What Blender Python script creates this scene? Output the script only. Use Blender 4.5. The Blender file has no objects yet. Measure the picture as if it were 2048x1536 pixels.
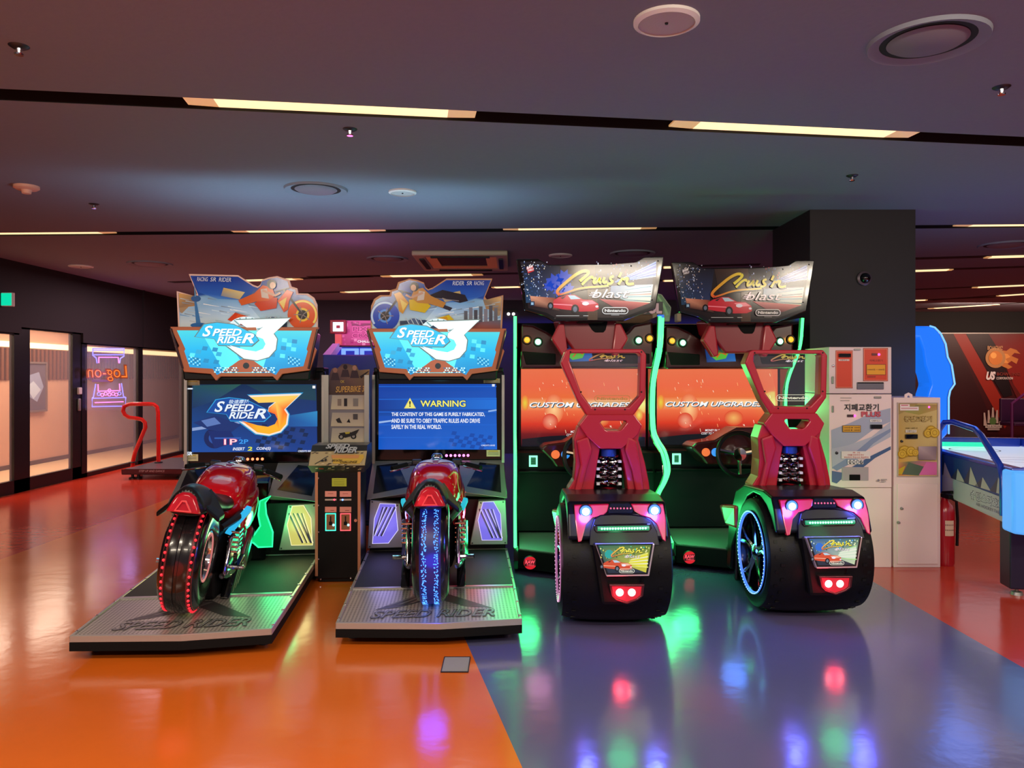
import bpy, bmesh, math, random
from mathutils import Vector, Matrix
random.seed(7)
PI = math.pi
scene = bpy.context.scene
COL = scene.collection
FPX, HX, HY, CZ = 1550.0, 1024.0, 750.0, 1.5      # focal length in px of the 2048 frame, horizon row, eye height

# ------------------------------------------------------------------ camera
cam_data = bpy.data.cameras.new('camera')
cam_data.sensor_width = 36.0
cam_data.lens = 36.0 * FPX / 2048.0
cam_data.shift_y = -(768 - HY) / 2048.0
cam_data.clip_start = 0.05
cam = bpy.data.objects.new('camera', cam_data)
cam.location = (0, 0, CZ)
cam.rotation_euler = (PI / 2, 0, 0)
COL.objects.link(cam)
scene.camera = cam

# ------------------------------------------------------------------ exposure, world, large lights
scene.view_settings.view_transform = 'Standard'
scene.view_settings.look = 'None'
scene.view_settings.exposure = 0.0
scene.view_settings.gamma = 1.0
scene.view_settings.use_curve_mapping = False
world = bpy.data.worlds.new('hall_ambience')
scene.world = world
world.use_nodes = True
world.node_tree.nodes['Background'].inputs[0].default_value = (0.62, 0.52, 0.60, 1)
world.node_tree.nodes['Background'].inputs[1].default_value = 0.30

def area(name, loc, sx, sy, power, color, rot=(0, 0, 0), spread=PI):
    d = bpy.data.lights.new(name, 'AREA')
    d.shape = 'RECTANGLE'; d.size = sx; d.size_y = sy
    d.energy = power; d.color = color; d.spread = spread
    o = bpy.data.objects.new(name, d); o.location = loc; o.rotation_euler = rot
    COL.objects.link(o)
    return o

def point(name, loc, power, color, r=0.05, parent=None):
    d = bpy.data.lights.new(name, 'POINT')
    d.energy = power; d.color = color; d.shadow_soft_size = r
    o = bpy.data.objects.new(name, d); o.location = loc
    if parent: o.parent = parent
    COL.objects.link(o)
    return o

WARM = (1.0, 0.86, 0.68)
HALL = [(-4.6, -0.6), (-1.6, -0.8), (1.6, -0.8), (4.8, -0.6), (-4.6, 1.6), (-1.4, 1.5), (1.6, 1.5), (4.6, 1.6)]
for i, (x, y) in enumerate(HALL):                  # unseen overhead lamps added out of frame to light floor and machine fronts
    area('hall_fill_light', (x, y, 2.90), 1.5, 0.3, 70.0 * (1.2 if x > 3 else 1.0), WARM, (math.radians(22), 0, 0))
area('corridor_light', (-7.2, 10.0, 2.35), 1.0, 8.0, 210.0, (1.0, 0.78, 0.58))
area('back_wall_wash', (1.8, 14.45, 2.75), 5.0, 0.2, 30.0, (0.05, 0.08, 1.0), (math.radians(12), 0, 0), math.radians(110))
area('back_bounce_fill', (-3.5, 12.0, 2.85), 4.0, 2.0, 130.0, (1.0, 0.62, 0.70))  # unseen fill, added so the far ceiling picks up bounce
area('mural_fill', (10.5, 15.2, 2.85), 4.0, 0.3, 110.0, (1.0, 0.66, 0.5), (math.radians(35), 0, 0))  # added fill that brightens the mural, has no fixture
area('right_bounce_fill', (7.5, 10.5, 2.85), 5.0, 3.0, 45.0, (0.9, 0.75, 0.9))  # unseen fill added on the right, lifts the ceiling by floor bounce

# ------------------------------------------------------------------ colour and material helpers
def lin(c):
    return c / 12.92 if c <= 0.04045 else ((c + 0.055) / 1.055) ** 2.4

def hexc(h):
    h = h.lstrip('#')
    return tuple(lin(int(h[i:i + 2], 16) / 255) for i in (0, 2, 4))

MATS = {}
def mat(name, color='808080', rough=0.5, metal=0.0, emit=None, estr=0.0, bump=0.0, bscale=60.0, vary=0.0, spec=0.5, alpha=None, coat=0.0, trans=0.0):
    if name in MATS: return MATS[name]
    m = bpy.data.materials.new(name); m.use_nodes = True
    nt = m.node_tree; b = nt.nodes['Principled BSDF']
    c = hexc(color) if isinstance(color, str) else color
    b.inputs['Base Color'].default_value = (*c, 1)
    b.inputs['Roughness'].default_value = rough
    b.inputs['Metallic'].default_value = metal
    b.inputs['Specular IOR Level'].default_value = spec
    b.inputs['Coat Weight'].default_value = coat
    b.inputs['Coat Roughness'].default_value = 0.06
    b.inputs['Transmission Weight'].default_value = trans
    if alpha is not None: b.inputs['Alpha'].default_value = alpha
    if emit is not None:
        e = hexc(emit) if isinstance(emit, str) else emit
        b.inputs['Emission Color'].default_value = (*e, 1)
        b.inputs['Emission Strength'].default_value = estr
    if bump or vary:
        tc = nt.nodes.new('ShaderNodeTexCoord')
        n = nt.nodes.new('ShaderNodeTexNoise'); n.inputs['Scale'].default_value = bscale; n.inputs['Detail'].default_value = 4
        nt.links.new(tc.outputs['Object'], n.inputs['Vector'])
        if bump:
            bp = nt.nodes.new('ShaderNodeBump'); bp.inputs['Strength'].default_value = bump; bp.inputs['Distance'].default_value = 0.01
            nt.links.new(n.outputs['Fac'], bp.inputs['Height']); nt.links.new(bp.outputs['Normal'], b.inputs['Normal'])
        if vary:
            r = nt.nodes.new('ShaderNodeMapRange')
            r.inputs['To Min'].default_value = 1 - vary; r.inputs['To Max'].default_value = 1 + vary
            nt.links.new(n.outputs['Fac'], r.inputs['Value'])
            mx = nt.nodes.new('ShaderNodeVectorMath'); mx.operation = 'SCALE'; mx.inputs[0].default_value = c
            nt.links.new(r.outputs['Result'], mx.inputs['Scale']); nt.links.new(mx.outputs['Vector'], b.inputs['Base Color'])
    MATS[name] = m
    return m

def ink(name, estr=0.0, rough=0.4, alpha=None, metal=0.0):
    """flat print: colours come from the mesh's own colour attribute; estr > 0 for backlit film and screens"""
    if name in MATS: return MATS[name]
    m = bpy.data.materials.new(name); m.use_nodes = True
    nt = m.node_tree; b = nt.nodes['Principled BSDF']
    a = nt.nodes.new('ShaderNodeAttribute'); a.attribute_name = 'Col'
    b.inputs['Roughness'].default_value = rough; b.inputs['Metallic'].default_value = metal
    if estr > 0:
        b.inputs['Base Color'].default_value = (0.012, 0.012, 0.014, 1)
        nt.links.new(a.outputs['Color'], b.inputs['Emission Color'])
        b.inputs['Emission Strength'].default_value = estr
    else:
        nt.links.new(a.outputs['Color'], b.inputs['Base Color'])
    if alpha is not None: b.inputs['Alpha'].default_value = alpha
    MATS[name] = m
    return m

def glow(name, core, strength):
    return mat(name, '202020', 0.3, emit=core, estr=strength)

# ------------------------------------------------------------------ mesh helpers
class MB:
    def __init__(s): s.v = []; s.f = []; s.mi = []; s.c = []; s.m = 0
    def add(s, vs, fs, col=(1, 1, 1)):
        o = len(s.v); s.v += [tuple(p) for p in vs]; s.c += [col] * len(vs)
        s.f += [tuple(i + o for i in f) for f in fs]; s.mi += [s.m] * len(fs)
        return s
    def box(s, x0, x1, y0, y1, z0, z1):
        return s.add([(x, y, z) for z in (z0, z1) for y in (y0, y1) for x in (x0, x1)],
                     [(0, 2, 3, 1), (4, 5, 7, 6), (0, 1, 5, 4), (1, 3, 7, 5), (3, 2, 6, 7), (2, 0, 4, 6)])
    def prism(s, pts, axis, a, b):
        def P(u, v, t): return {'x': (t, u, v), 'y': (u, t, v), 'z': (u, v, t)}[axis]
        n = len(pts)
        vs = [P(u, v, a) for u, v in pts] + [P(u, v, b) for u, v in pts]
        return s.add(vs, [tuple(range(n)), tuple(range(2 * n - 1, n - 1, -1))] + [(i, (i + 1) % n, n + (i + 1) % n, n + i) for i in range(n)])
    def ringprism(s, outer, inner, axis, a, b):
        def P(u, v, t): return {'x': (t, u, v), 'y': (u, t, v), 'z': (u, v, t)}[axis]
        n = len(outer); vs = []
        for t in (a, b):
            vs += [P(u, v, t) for u, v in outer] + [P(u, v, t) for u, v in inner]
        fs = []
        for i in range(n):
            j = (i + 1) % n
            fs += [(i, j, n + j, n + i), (2 * n + i, 3 * n + i, 3 * n + j, 2 * n + j), (i, 2 * n + i, 2 * n + j, j), (n + i, n + j, 3 * n + j, 3 * n + i)]
        return s.add(vs, fs)
    def loft(s, rings, cap=True, closed=True):
        n = len(rings[0]); vs = [p for r in rings for p in r]; fs = []
        for k in range(len(rings) - 1):
            for i in range(n if closed else n - 1):
                j = (i + 1) % n
                fs.append((k * n + i, k * n + j, (k + 1) * n + j, (k + 1) * n + i))
        if cap: fs += [tuple(range(n)), tuple(range(len(vs) - 1, len(vs) - n - 1, -1))]
        return s.add(vs, fs)
    def tube(s, pts, r, seg=8, closed=False):
        pts = [Vector(p) for p in pts]; n = len(pts); rings = []
        up = None
        for i, p in enumerate(pts):
            a = pts[i - 1] if (i or closed) else p
            b = pts[(i + 1) % n] if (i < n - 1 or closed) else p
            t = (b - a).normalized()
            if up is None:
                up = Vector((0, 0, 1)) if abs(t.z) < 0.9 else Vector((0, 1, 0))
            side = t.cross(up)
            if side.length < 1e-4: side = t.cross(Vector((1, 0, 0)))
            side.normalize(); up = side.cross(t).normalized()
            rr = r[i] if isinstance(r, (list, tuple)) else r
            rings.append([tuple(p + (side * math.cos(2 * PI * k / seg) + up * math.sin(2 * PI * k / seg)) * rr) for k in range(seg)])
        if closed: rings.append(rings[0])
        return s.loft(rings, cap=not closed)
    def lathe(s, prof, axis, c, seg=24, closed=False):
        rings = []
        for r, t in prof:
            ring = []
            for k in range(seg):
                a = 2 * PI * k / seg; u, v = r * math.cos(a), r * math.sin(a)
                q = {'x': (t, u, v), 'y': (u, t, v), 'z': (u, v, t)}[axis]
                ring.append((q[0] + c[0], q[1] + c[1], q[2] + c[2]))
            rings.append(ring)
        if closed: rings.append(rings[0])
        return s.loft(rings, cap=not closed)
    def ball(s, c, r, seg=12, sz=1.0):
        return s.lathe([(max(1e-4, r * math.sin(PI * i / 8)), -r * sz * math.cos(PI * i / 8)) for i in range(9)], 'z', c, seg)
    def build(s, name, m, parent=None, smooth=35, bevel=0, seg=2, sub=0, recalc=True, loc=None, rotz=0, kind=None, label=None):
        me = bpy.data.meshes.new(name)
        me.from_pydata(s.v, [], s.f)
        ms = m if isinstance(m, (list, tuple)) else [m]
        for x in ms: me.materials.append(x)
        if len(ms) > 1: me.polygons.foreach_set('material_index', s.mi)
        if recalc:
            b = bmesh.new(); b.from_mesh(me); bmesh.ops.recalc_face_normals(b, faces=b.faces[:]); b.to_mesh(me); b.free()
        at = me.color_attributes.new('Col', 'FLOAT_COLOR', 'POINT')
        at.data.foreach_set('color', [x for c in s.c for x in (*c, 1.0)])
        if smooth:
            me.polygons.foreach_set('use_smooth', [True] * len(me.polygons))
            me.set_sharp_from_angle(angle=math.radians(smooth))
        me.update()
        o = bpy.data.objects.new(name, me); COL.objects.link(o)
        if bevel:
            d = o.modifiers.new('bevel', 'BEVEL'); d.width = bevel; d.segments = seg; d.limit_method = 'ANGLE'; d.angle_limit = math.radians(28)
        if sub:
            d = o.modifiers.new('smooth', 'SUBSURF'); d.levels = sub; d.render_levels = sub
        if parent: o.parent = parent
        if loc: o.location = loc
        if rotz: o.rotation_euler.z = rotz
        if kind: o['kind'] = kind
        if label: o['label'] = label
        return o

def thing(name, label, cat, loc=(0, 0, 0), rotz=0.0, group=None):
    o = bpy.data.objects.new(name, None); COL.objects.link(o)
    o.empty_display_size = 0.1
    o.location = loc; o.rotation_euler = (0, 0, rotz)
    o['label'] = label; o['category'] = cat
    if group: o['group'] = group
    return o

def tag(o, label, cat, group=None):
    o['label'] = label; o['category'] = cat
    if group: o['group'] = group
    return o

def struct(o):
    o['kind'] = 'structure'; return o

def MX(loc, rotz): return Matrix.Translation(Vector(loc)) @ Matrix.Rotation(rotz, 4, 'Z')

def at(px, py, Y): return ((px - HX) * Y / FPX, Y, CZ - (py - HY) * Y / FPX)
def on_floor(px, py, z=0.0):
    return at(px, py, FPX * (CZ - z) / (py - HY))

class Plane:
    """a plane y = c + k z of a machine's own frame; gives the machine-frame point that a sight line meets"""
    def __init__(s, M, c, k=0.0): s.I = M.inverted(); s.o = s.I @ Vector((0, 0, CZ)); s.R = s.I.to_3x3(); s.c = c; s.k = k
    def p(s, px, py):
        d = s.R @ Vector(((px - HX) / FPX, 1, -(py - HY) / FPX))
        t = (s.c + s.k * s.o.z - s.o.y) / (d.y - s.k * d.z)
        return s.o + d * t
    def xz(s, px, py): q = s.p(px, py); return (q.x, q.z)
    def poly(s, pts): return [s.xz(*p) for p in pts]

_TXT = {}
def text_mesh(body, shear, bold):
    key = (body, shear, bold)
    if key not in _TXT:
        cu = bpy.data.curves.new('t', 'FONT'); cu.body = body; cu.shear = shear; cu.offset = bold; cu.resolution_u = 3
        ob = bpy.data.objects.new('t', cu); COL.objects.link(ob)
        dg = bpy.context.evaluated_depsgraph_get()
        me = bpy.data.meshes.new_from_object(ob.evaluated_get(dg))
        vs = [(v.co.x, v.co.y) for v in me.vertices]; fs = [tuple(p.vertices) for p in me.polygons]
        bpy.data.objects.remove(ob); bpy.data.curves.remove(cu); bpy.data.meshes.remove(me)
        xs = [v[0] for v in vs] or [0]; ys = [v[1] for v in vs] or [0]
        _TXT[key] = (vs, fs, min(xs), max(xs), min(ys), max(ys))
    return _TXT[key]

class Canvas(MB):
    """prints flat shapes onto a surface; f maps picture coordinates to a 3-D point, n is the outward normal"""
    def __init__(s, f, n=(0, -1, 0), step=0.0005):
        super().__init__(); s.fn = f; s.n = Vector(n); s.step = step; s.h = step; s.tf = lambda x, y: (x, y)
    def _pt(s, x, y):
        x, y = s.tf(x, y); q = Vector(s.fn(x, y)); return tuple(q + s.n * s.h)
    def lay(s): s.h += s.step
    def poly(s, pts, col, cols=None):
        o = len(s.v); vs = [s._pt(*p) for p in pts]
        c = hexc(col) if isinstance(col, str) else col
        s.v += vs; s.c += [hexc(x) for x in cols] if cols else [c] * len(pts)
        s.f.append(tuple(range(o, o + len(pts)))); s.mi.append(s.m); s.lay(); return s
    def rect(s, x0, y0, x1, y1, col, cols=None): return s.poly([(x0, y0), (x1, y0), (x1, y1), (x0, y1)], col, cols)
    def ell(s, cx, cy, rx, ry, col, n=24, a0=0, a1=2 * PI):
        return s.poly([(cx + rx * math.cos(a0 + (a1 - a0) * i / n), cy + ry * math.sin(a0 + (a1 - a0) * i / n)) for i in range(n + (0 if a1 - a0 > 6.2 else 1))], col)
    def ring(s, cx, cy, r0, r1, col, n=28, ky=1.0, a0=0, a1=2 * PI):
        c = hexc(col); o = len(s.v)
        for i in range(n + 1):
            a = a0 + (a1 - a0) * i / n
            for r in (r0, r1): s.v.append(s._pt(cx + r * math.cos(a), cy + r * ky * math.sin(a))); s.c.append(c)
        for i in range(n): s.f.append((o + 2 * i, o + 2 * i + 1, o + 2 * i + 3, o + 2 * i + 2)); s.mi.append(s.m)
        s.lay(); return s
    def stroke(s, pts, w, col, closed=False, smooth=0, cols=None):
        pts = [Vector(p) for p in pts]
        for _ in range(smooth):
            q = [pts[0]] if not closed else []
            for i in range(len(pts) - (0 if closed else 1)):
                a, b = pts[i], pts[(i + 1) % len(pts)]
                q += [a * .75 + b * .25, a * .25 + b * .75]
            if not closed: q.append(pts[-1])
            pts = q
        n = len(pts); L = []; R = []
        for i in range(n):
            a = pts[i - 1] if (i or closed) else pts[i]; b = pts[(i + 1) % n] if (i < n - 1 or closed) else pts[i]
            t = b - a
            if t.length < 1e-6: t = Vector((1, 0))
            t.normalize(); nn = Vector((-t.y, t.x))
            ww = w if not isinstance(w, (list, tuple)) else w[0] + (w[1] - w[0]) * i / (n - 1)
            L.append(pts[i] + nn * ww / 2); R.append(pts[i] - nn * ww / 2)
        o = len(s.v)
        c0 = hexc(col); c1 = hexc(cols) if cols else c0
        for i in range(n):
            f = i / max(1, n - 1); cc = tuple(c0[k] + (c1[k] - c0[k]) * f for k in range(3))
            s.v += [s._pt(*L[i]), s._pt(*R[i])]; s.c += [cc, cc]
        m = n if closed else n - 1
        for i in range(m):
            j = (i + 1) % n
            s.f.append((o + 2 * i, o + 2 * i + 1, o + 2 * j + 1, o + 2 * j)); s.mi.append(s.m)
        s.lay(); return s
    def text(s, body, x0, y0, x1, y1, col, shear=0.0, bold=0.0, rise=0.0, mirror=False, col2=None):
        """text stretched to the box x0..x1, y0 (top)..y1 (bottom)"""
        vs, fs, a, b, c, d = text_mesh(body, shear, bold)
        if not fs: return s
        o = len(s.v); cc = hexc(col); c2 = hexc(col2) if col2 else cc
        for u, v in vs:
            fu = (u - a) / max(1e-6, b - a); fv = (v - c) / max(1e-6, d - c)
            if mirror: fu = 1 - fu
            s.v.append(s._pt(x0 + (x1 - x0) * fu, y1 + (y0 - y1) * fv + rise * fu))
            s.c.append(tuple(c2[k] + (cc[k] - c2[k]) * fv for k in range(3)))
        s.f += [tuple(i + o for i in f) for f in fs]; s.mi += [s.m] * len(fs); s.lay(); return s
    def done(s, name, m, parent, label=None):
        return s.build(name, m, parent, smooth=0, recalc=False, label=label)

# ------------------------------------------------------------------ common materials
BLACK = mat('satin_black', '070709', 0.4, spec=0.25)
MATTE = mat('matte_black', '050507', 0.75, bump=0.1, bscale=200, spec=0.2)
GLOSSBLK = mat('gloss_black', '050507', 0.1, coat=0.5)
RUBBER = mat('tyre_rubber', '070709', 0.45, bump=0.08, bscale=150, spec=0.22)
CHROME = mat('chrome', 'd8d8dc', 0.10, 1.0)
ALU = mat('brushed_aluminium', 'b8b4b0', 0.32, 0.6, bump=0.05, bscale=120)
STEEL = mat('satin_steel', '9a9894', 0.36, 0.6)
DKSTEEL = mat('dark_steel', '3c3c42', 0.4, 0.8)
REDGLOSS = mat('candy_red_paint', 'c00818', 0.12, coat=0.8)
REDPLAST = mat('red_moulded_plastic', 'aa0c28', 0.34, coat=0.2, bump=0.02, bscale=300)
DKRED = mat('dark_red_plastic', '38070d', 0.25, coat=0.3)
WHITE = mat('white_enamel_pink_lit', 'f4dcd8', 0.4, bump=0.02, bscale=80)  # pink light off the red floor is mixed into the white
CREAM = mat('cream_plastic', 'e0cfae', 0.5)
INK = ink('printed_ink')
INKGLOSS = ink('glossy_printed_film', rough=0.12)
LCD = ink('lcd_screen', 1.0, 0.12)
BACKLIT = ink('backlit_film', 1.05, 0.25)
BACKLIT_SOFT = ink('softly_backlit_film', 0.75, 0.2)
GREEN_LED = glow('green_led_tube', (0.05, 1.0, 0.17), 3.6)
GREEN_LENS = glow('green_lamp_lens', (0.25, 1.0, 0.55), 4.5)
AMBER_LENS = glow('amber_lamp_lens', (1.0, 0.38, 0.02), 1.7)
BLUEWHITE = glow('blue_white_lamp', (0.45, 0.75, 1.0), 6.0)
BLUERING = glow('blue_lamp_ring', (0.06, 0.20, 1.0), 2.2)
RED_GLOW = glow('red_glow', (1.0, 0.04, 0.08), 1.4)
CLEAR = mat('clear_acrylic', 'b0b8c0', 0.03, alpha=0.06)
# ------------------------------------------------------------------ the hall
HC = 2.93                                             # ceiling height
def ceil(px, py): return at(px, py, FPX * (HC - CZ) / (HY - py))

# floor: coloured poured-resin bands
def resin(name, color, rough=0.16):
    m = bpy.data.materials.new(name); m.use_nodes = True; nt = m.node_tree; b = nt.nodes['Principled BSDF']
    tc = nt.nodes.new('ShaderNodeTexCoord'); n1 = nt.nodes.new('ShaderNodeTexNoise'); n2 = nt.nodes.new('ShaderNodeTexNoise')
    n1.inputs['Scale'].default_value = 1.3; n1.inputs['Detail'].default_value = 6
    n2.inputs['Scale'].default_value = 9.0; n2.inputs['Detail'].default_value = 3
    nt.links.new(tc.outputs['Object'], n1.inputs['Vector']); nt.links.new(tc.outputs['Object'], n2.inputs['Vector'])
    c = hexc(color); r = nt.nodes.new('ShaderNodeMapRange'); r.inputs['To Min'].default_value = 0.9; r.inputs['To Max'].default_value = 1.1
    nt.links.new(n1.outputs['Fac'], r.inputs['Value'])
    sc = nt.nodes.new('ShaderNodeVectorMath'); sc.operation = 'SCALE'; sc.inputs[0].default_value = c
    nt.links.new(r.outputs['Result'], sc.inputs['Scale']); nt.links.new(sc.outputs['Vector'], b.inputs['Base Color'])
    r2 = nt.nodes.new('ShaderNodeMapRange'); r2.inputs['To Min'].default_value = rough - 0.04; r2.inputs['To Max'].default_value = rough + 0.05
    nt.links.new(n1.outputs['Fac'], r2.inputs['Value']); nt.links.new(r2.outputs['Result'], b.inputs['Roughness'])
    bp = nt.nodes.new('ShaderNodeBump'); bp.inputs['Strength'].default_value = 0.06; bp.inputs['Distance'].default_value = 0.02
    nt.links.new(n2.outputs['Fac'], bp.inputs['Height']); nt.links.new(bp.outputs['Normal'], b.inputs['Normal'])
    b.inputs['Specular IOR Level'].default_value = 0.7
    return m
fl = MB()
Y0, Y1 = -4.0, 17.6
def edge(y): return 0.04 - 0.212 * (y - 2.958)        # orange / grey joint
bands = [(-9.2, -6.32, 3, 22.1), (-6.32, -4.16, 1, Y1)]
for a, b, k, ye in bands:
    fl.m = k; fl.add([(a, Y0, 0), (b, Y0, 0), (b, ye, 0), (a, ye, 0)], [(0, 1, 2, 3)])
fl.m = 0; fl.add([(-4.16, Y0, 0), (edge(Y0), Y0, 0), (edge(9), 9, 0), (edge(9), Y1, 0), (-4.16, Y1, 0)], [(0, 1, 2, 3, 4)])
fl.m = 2; fl.add([(edge(Y0), Y0, 0), (2.62, Y0, 0), (2.62, Y1, 0), (edge(9), Y1, 0), (edge(9), 9, 0)], [(0, 1, 2, 3, 4)])
fl.m = 1; fl.add([(2.62, Y0, 0), (13, Y0, 0), (13, Y1, 0), (2.62, Y1, 0)], [(0, 1, 2, 3)])
struct(fl.build('floor', [resin('orange_resin', 'd8661a'), resin('red_resin', 'c43a26'), resin('grey_resin', '5a5a80'), resin('beige_floor', 'd8b890', 0.3)], smooth=0, recalc=False))

# ceiling: painted slab broken by two long lamp slots that run at an angle
CEIL = mat('ceiling_paint', '808694', 0.85, bump=0.12, bscale=30, vary=0.04, spec=0.2)
SLOT = mat('slot_black', '0a090a', 0.8)
STRIP = mat('lamp_diffuser', 'fff0d0', 0.4, emit=(1.0, 0.70, 0.36), estr=1.28)
STRIPLOW = mat('lamp_diffuser_end', 'fff0d0', 0.4, emit=(0.9, 0.45, 0.14), estr=0.45)
def row1(x): return 4.315 + 0.139 * x                # slot centre lines
def row2(x): return 7.655 - 0.044 * x
W1 = 0.088
XL, XR = -9.2, 13.0
cl = MB()
def zone(f0, f1):
    q = [(XL, f0(XL)), (XR, f0(XR)), (XR, f1(XR)), (XL, f1(XL))]
    cl.add([(x, y, HC) for x, y in q], [(0, 1, 2, 3)]); cl.add([(x, y, HC + 0.2) for x, y in q], [(3, 2, 1, 0)])
zone(lambda x: -4.0, lambda x: row1(x) - W1); zone(lambda x: row1(x) + W1, lambda x: row2(x) - W1); zone(lambda x: row2(x) + W1, lambda x: 17.6)
ceiling = struct(cl.build('ceiling', CEIL, smooth=0, recalc=False))
sl = MB()
for f in (row1, row2):
    for s in (-1, 1):
        sl.add([(XL, f(XL) + s * W1, HC), (XR, f(XR) + s * W1, HC), (XR, f(XR) + s * W1, HC + 0.12), (XL, f(XL) + s * W1, HC + 0.12)], [(0, 1, 2, 3)])
    sl.add([(XL, f(XL) - W1, HC + 0.12), (XR, f(XR) - W1, HC + 0.12), (XR, f(XR) + W1, HC + 0.12), (XL, f(XL) + W1, HC + 0.12)], [(0, 1, 2, 3)])
struct(sl.build('trim_1', SLOT, smooth=0, recalc=False))

def strip_lamp(a, b, label, w=0.075, z=HC + 0.02, slot=0.0):
    """a linear lamp between two ceiling points: diffuser, dimmer tapered ends, housing"""
    a, b = Vector(a), Vector(b); L = (b - a).length; ang = math.atan2(b.y - a.y, b.x - a.x)
    t = thing('strip_lamp', label, 'ceiling lamp', ((a.x + b.x) / 2, (a.y + b.y) / 2, z), ang, 'linear lamps in the ceiling')
    h = L / 2; e = min(0.16, h * 0.2)
    MB().prism([(-h + e, -w), (h - e, -w), (h - e, w), (-h + e, w)], 'z', 0, 0.01).build('diffuser', STRIP, t, smooth=0)
    for s in (-1, 1): MB().prism([(s * (h - e), -w), (s * h, -w * 0.8), (s * h, w * 0.8), (s * (h - e), w)], 'z', 0, 0.01).build('diffuser_end', STRIPLOW, t, smooth=0)
    if z > HC: MB().box(-h, h, -w * 0.6, w * 0.6, 0.012, 0.06).build('housing', SLOT, t, smooth=0)
    return t
def slot_lamp(f, x0, x1, label): return strip_lamp((x0, f(x0), HC), (x1, f(x1), HC), label, w=0.082, z=HC + 0.014)
slot_lamp(row1, -1.72, -0.20, 'long warm strip lamp in the front ceiling slot, the one over the two motorcycle machines')
slot_lamp(row1, 0.92, 2.42, 'long warm strip lamp in the front ceiling slot, the one over the two car machines')
slot_lamp(row2, -5.55, -4.03, 'warm strip lamp in the second ceiling slot, cut by the left picture edge')
slot_lamp(row2, -2.82, -1.27, 'warm strip lamp in the second ceiling slot above the first motorcycle sign board')
slot_lamp(row2, -0.09, 1.42, 'warm strip lamp in the second ceiling slot above the first car marquee')
slot_lamp(row2, 4.28, 5.8, 'warm strip lamp in the second ceiling slot, right of the black column')
def far_lamp(p, q, label):
    a, b = Vector(ceil(*p)), Vector(ceil(*q)); d = (b - a).normalized()
    s = MB(); n = Vector((-d.y, d.x, 0)) * 0.085
    A, B = a - d * 1.1, b + d * 1.1
    s.loft([[tuple(A - n), tuple(A + n), tuple(A + n - Vector((0, 0, .004))), tuple(A - n - Vector((0, 0, .004)))], [tuple(B - n), tuple(B + n), tuple(B + n - Vector((0, 0, .004))), tuple(B - n - Vector((0, 0, .004)))]])
    t = strip_lamp(a, b, label, w=0.07, z=HC - 0.016)
    o = s.build('slot_cover', SLOT, t, smooth=0); o.matrix_parent_inverse = MX(t.location, t.rotation_euler.z).inverted()
far_lamp((470, 560.5), (603, 556.5), 'thin strip lamp partly hidden by the orange-wheeled sign board')
far_lamp((763, 551.4), (965, 547.8), 'thin strip lamp above the yellow motorcycle sign board')
far_lamp((683, 583.6), (790, 580), 'farthest thin strip lamp showing between the two sign boards')
far_lamp((984, 574), (1045, 572.5), 'thin strip lamp showing just left of the first car marquee')
far_lamp((1326, 533.5), (1346, 533), 'short bit of strip lamp in the gap between the two car marquees, the upper one')
far_lamp((1326, 560.5), (1350, 560), 'short bit of strip lamp in the gap between the two car marquees, the lower one')
far_lamp((1970, 513), (2060, 510.5), 'thin strip lamp right of the column, second from the top')
far_lamp((1812, 541), (1905, 538), 'thin strip lamp that runs out from behind the column, the upper one')
far_lamp((1944, 574), (2060, 569), 'thin strip lamp at the right picture edge over the mural, the upper one')
far_lamp((1994, 591), (2060, 586.5), 'thin strip lamp at the right picture edge over the mural, the lower one')
far_lamp((1812, 600.5), (1855, 599), 'very short thin strip lamp against the column edge, the lower one')
far_lamp((1857, 616.5), (1998, 608), 'slanting strip lamp lowest of all, over the flame emblem mural')

# round ceiling fittings
WHITEP = mat('white_fitting', 'd8d4d2', 0.5)
GREYP = mat('grey_fitting', '77707a', 0.6)
PINKP = mat('warm_fitting', 'd8a08a', 0.5)
def disc_speaker(px, py, r, label):
    p = ceil(px, py); t = thing('ceiling_speaker', label, 'speaker', (p[0], p[1], HC), 0, 'round speakers in the ceiling')
    MB().lathe([(r * 0.86, -0.02), (r, -0.012), (r, 0.0), (r * 0.86, 0.0)], 'z', (0, 0, 0), 40, True).build('rim', WHITEP, t)
    g = MB().lathe([(0.001, -0.012), (r * 0.87, -0.012), (r * 0.87, -0.004), (0.001, -0.004)], 'z', (0, 0, 0), 40).build('grille', mat('speaker_grille', 'bdbabb', 0.7, bump=0.4, bscale=400), t)
    MB().lathe([(0.001, -0.02), (0.006, -0.018), (0.008, -0.01)], 'z', (0, 0, 0), 8).build('screw', DKSTEEL, t)
disc_speaker(1333, 40, 0.132, 'large white round speaker nearest the camera, lit slightly green')
disc_speaker(805, 383, 0.108, 'small white round speaker above the motorcycle machines')
disc_speaker(162, 532, 0.15, 'white round speaker over the glass doors')
disc_speaker(1121, 510, 0.14, 'white round speaker just above the first car marquee')
def ring_vent(px, py, r, label):
    p = ceil(px, py); t = thing('round_vent', label, 'air vent', (p[0], p[1], HC), 0, 'round air diffusers in the ceiling')
    MB().lathe([(r * 0.80, -0.004), (r, -0.018), (r * 1.02, 0.0), (r * 0.8, 0.0)], 'z', (0, 0, 0), 44, True).build('outer_ring', CEIL, t)
    MB().lathe([(r * 0.62, -0.003), (r * 0.82, -0.003), (r * 0.82, 0.0), (r * 0.62, 0.0)], 'z', (0, 0, 0), 44, True).build('shadow_gap', SLOT, t)
    MB().lathe([(0.001, -0.022), (r * 0.60, -0.018), (r * 0.68, -0.006), (r * 0.6, 0.0), (0.001, 0.0)], 'z', (0, 0, 0), 44).build('centre_plate', GREYP, t)
ring_vent(1855, 80, 0.235, 'large dark round air diffuser nearest the camera at the upper right')
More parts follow.
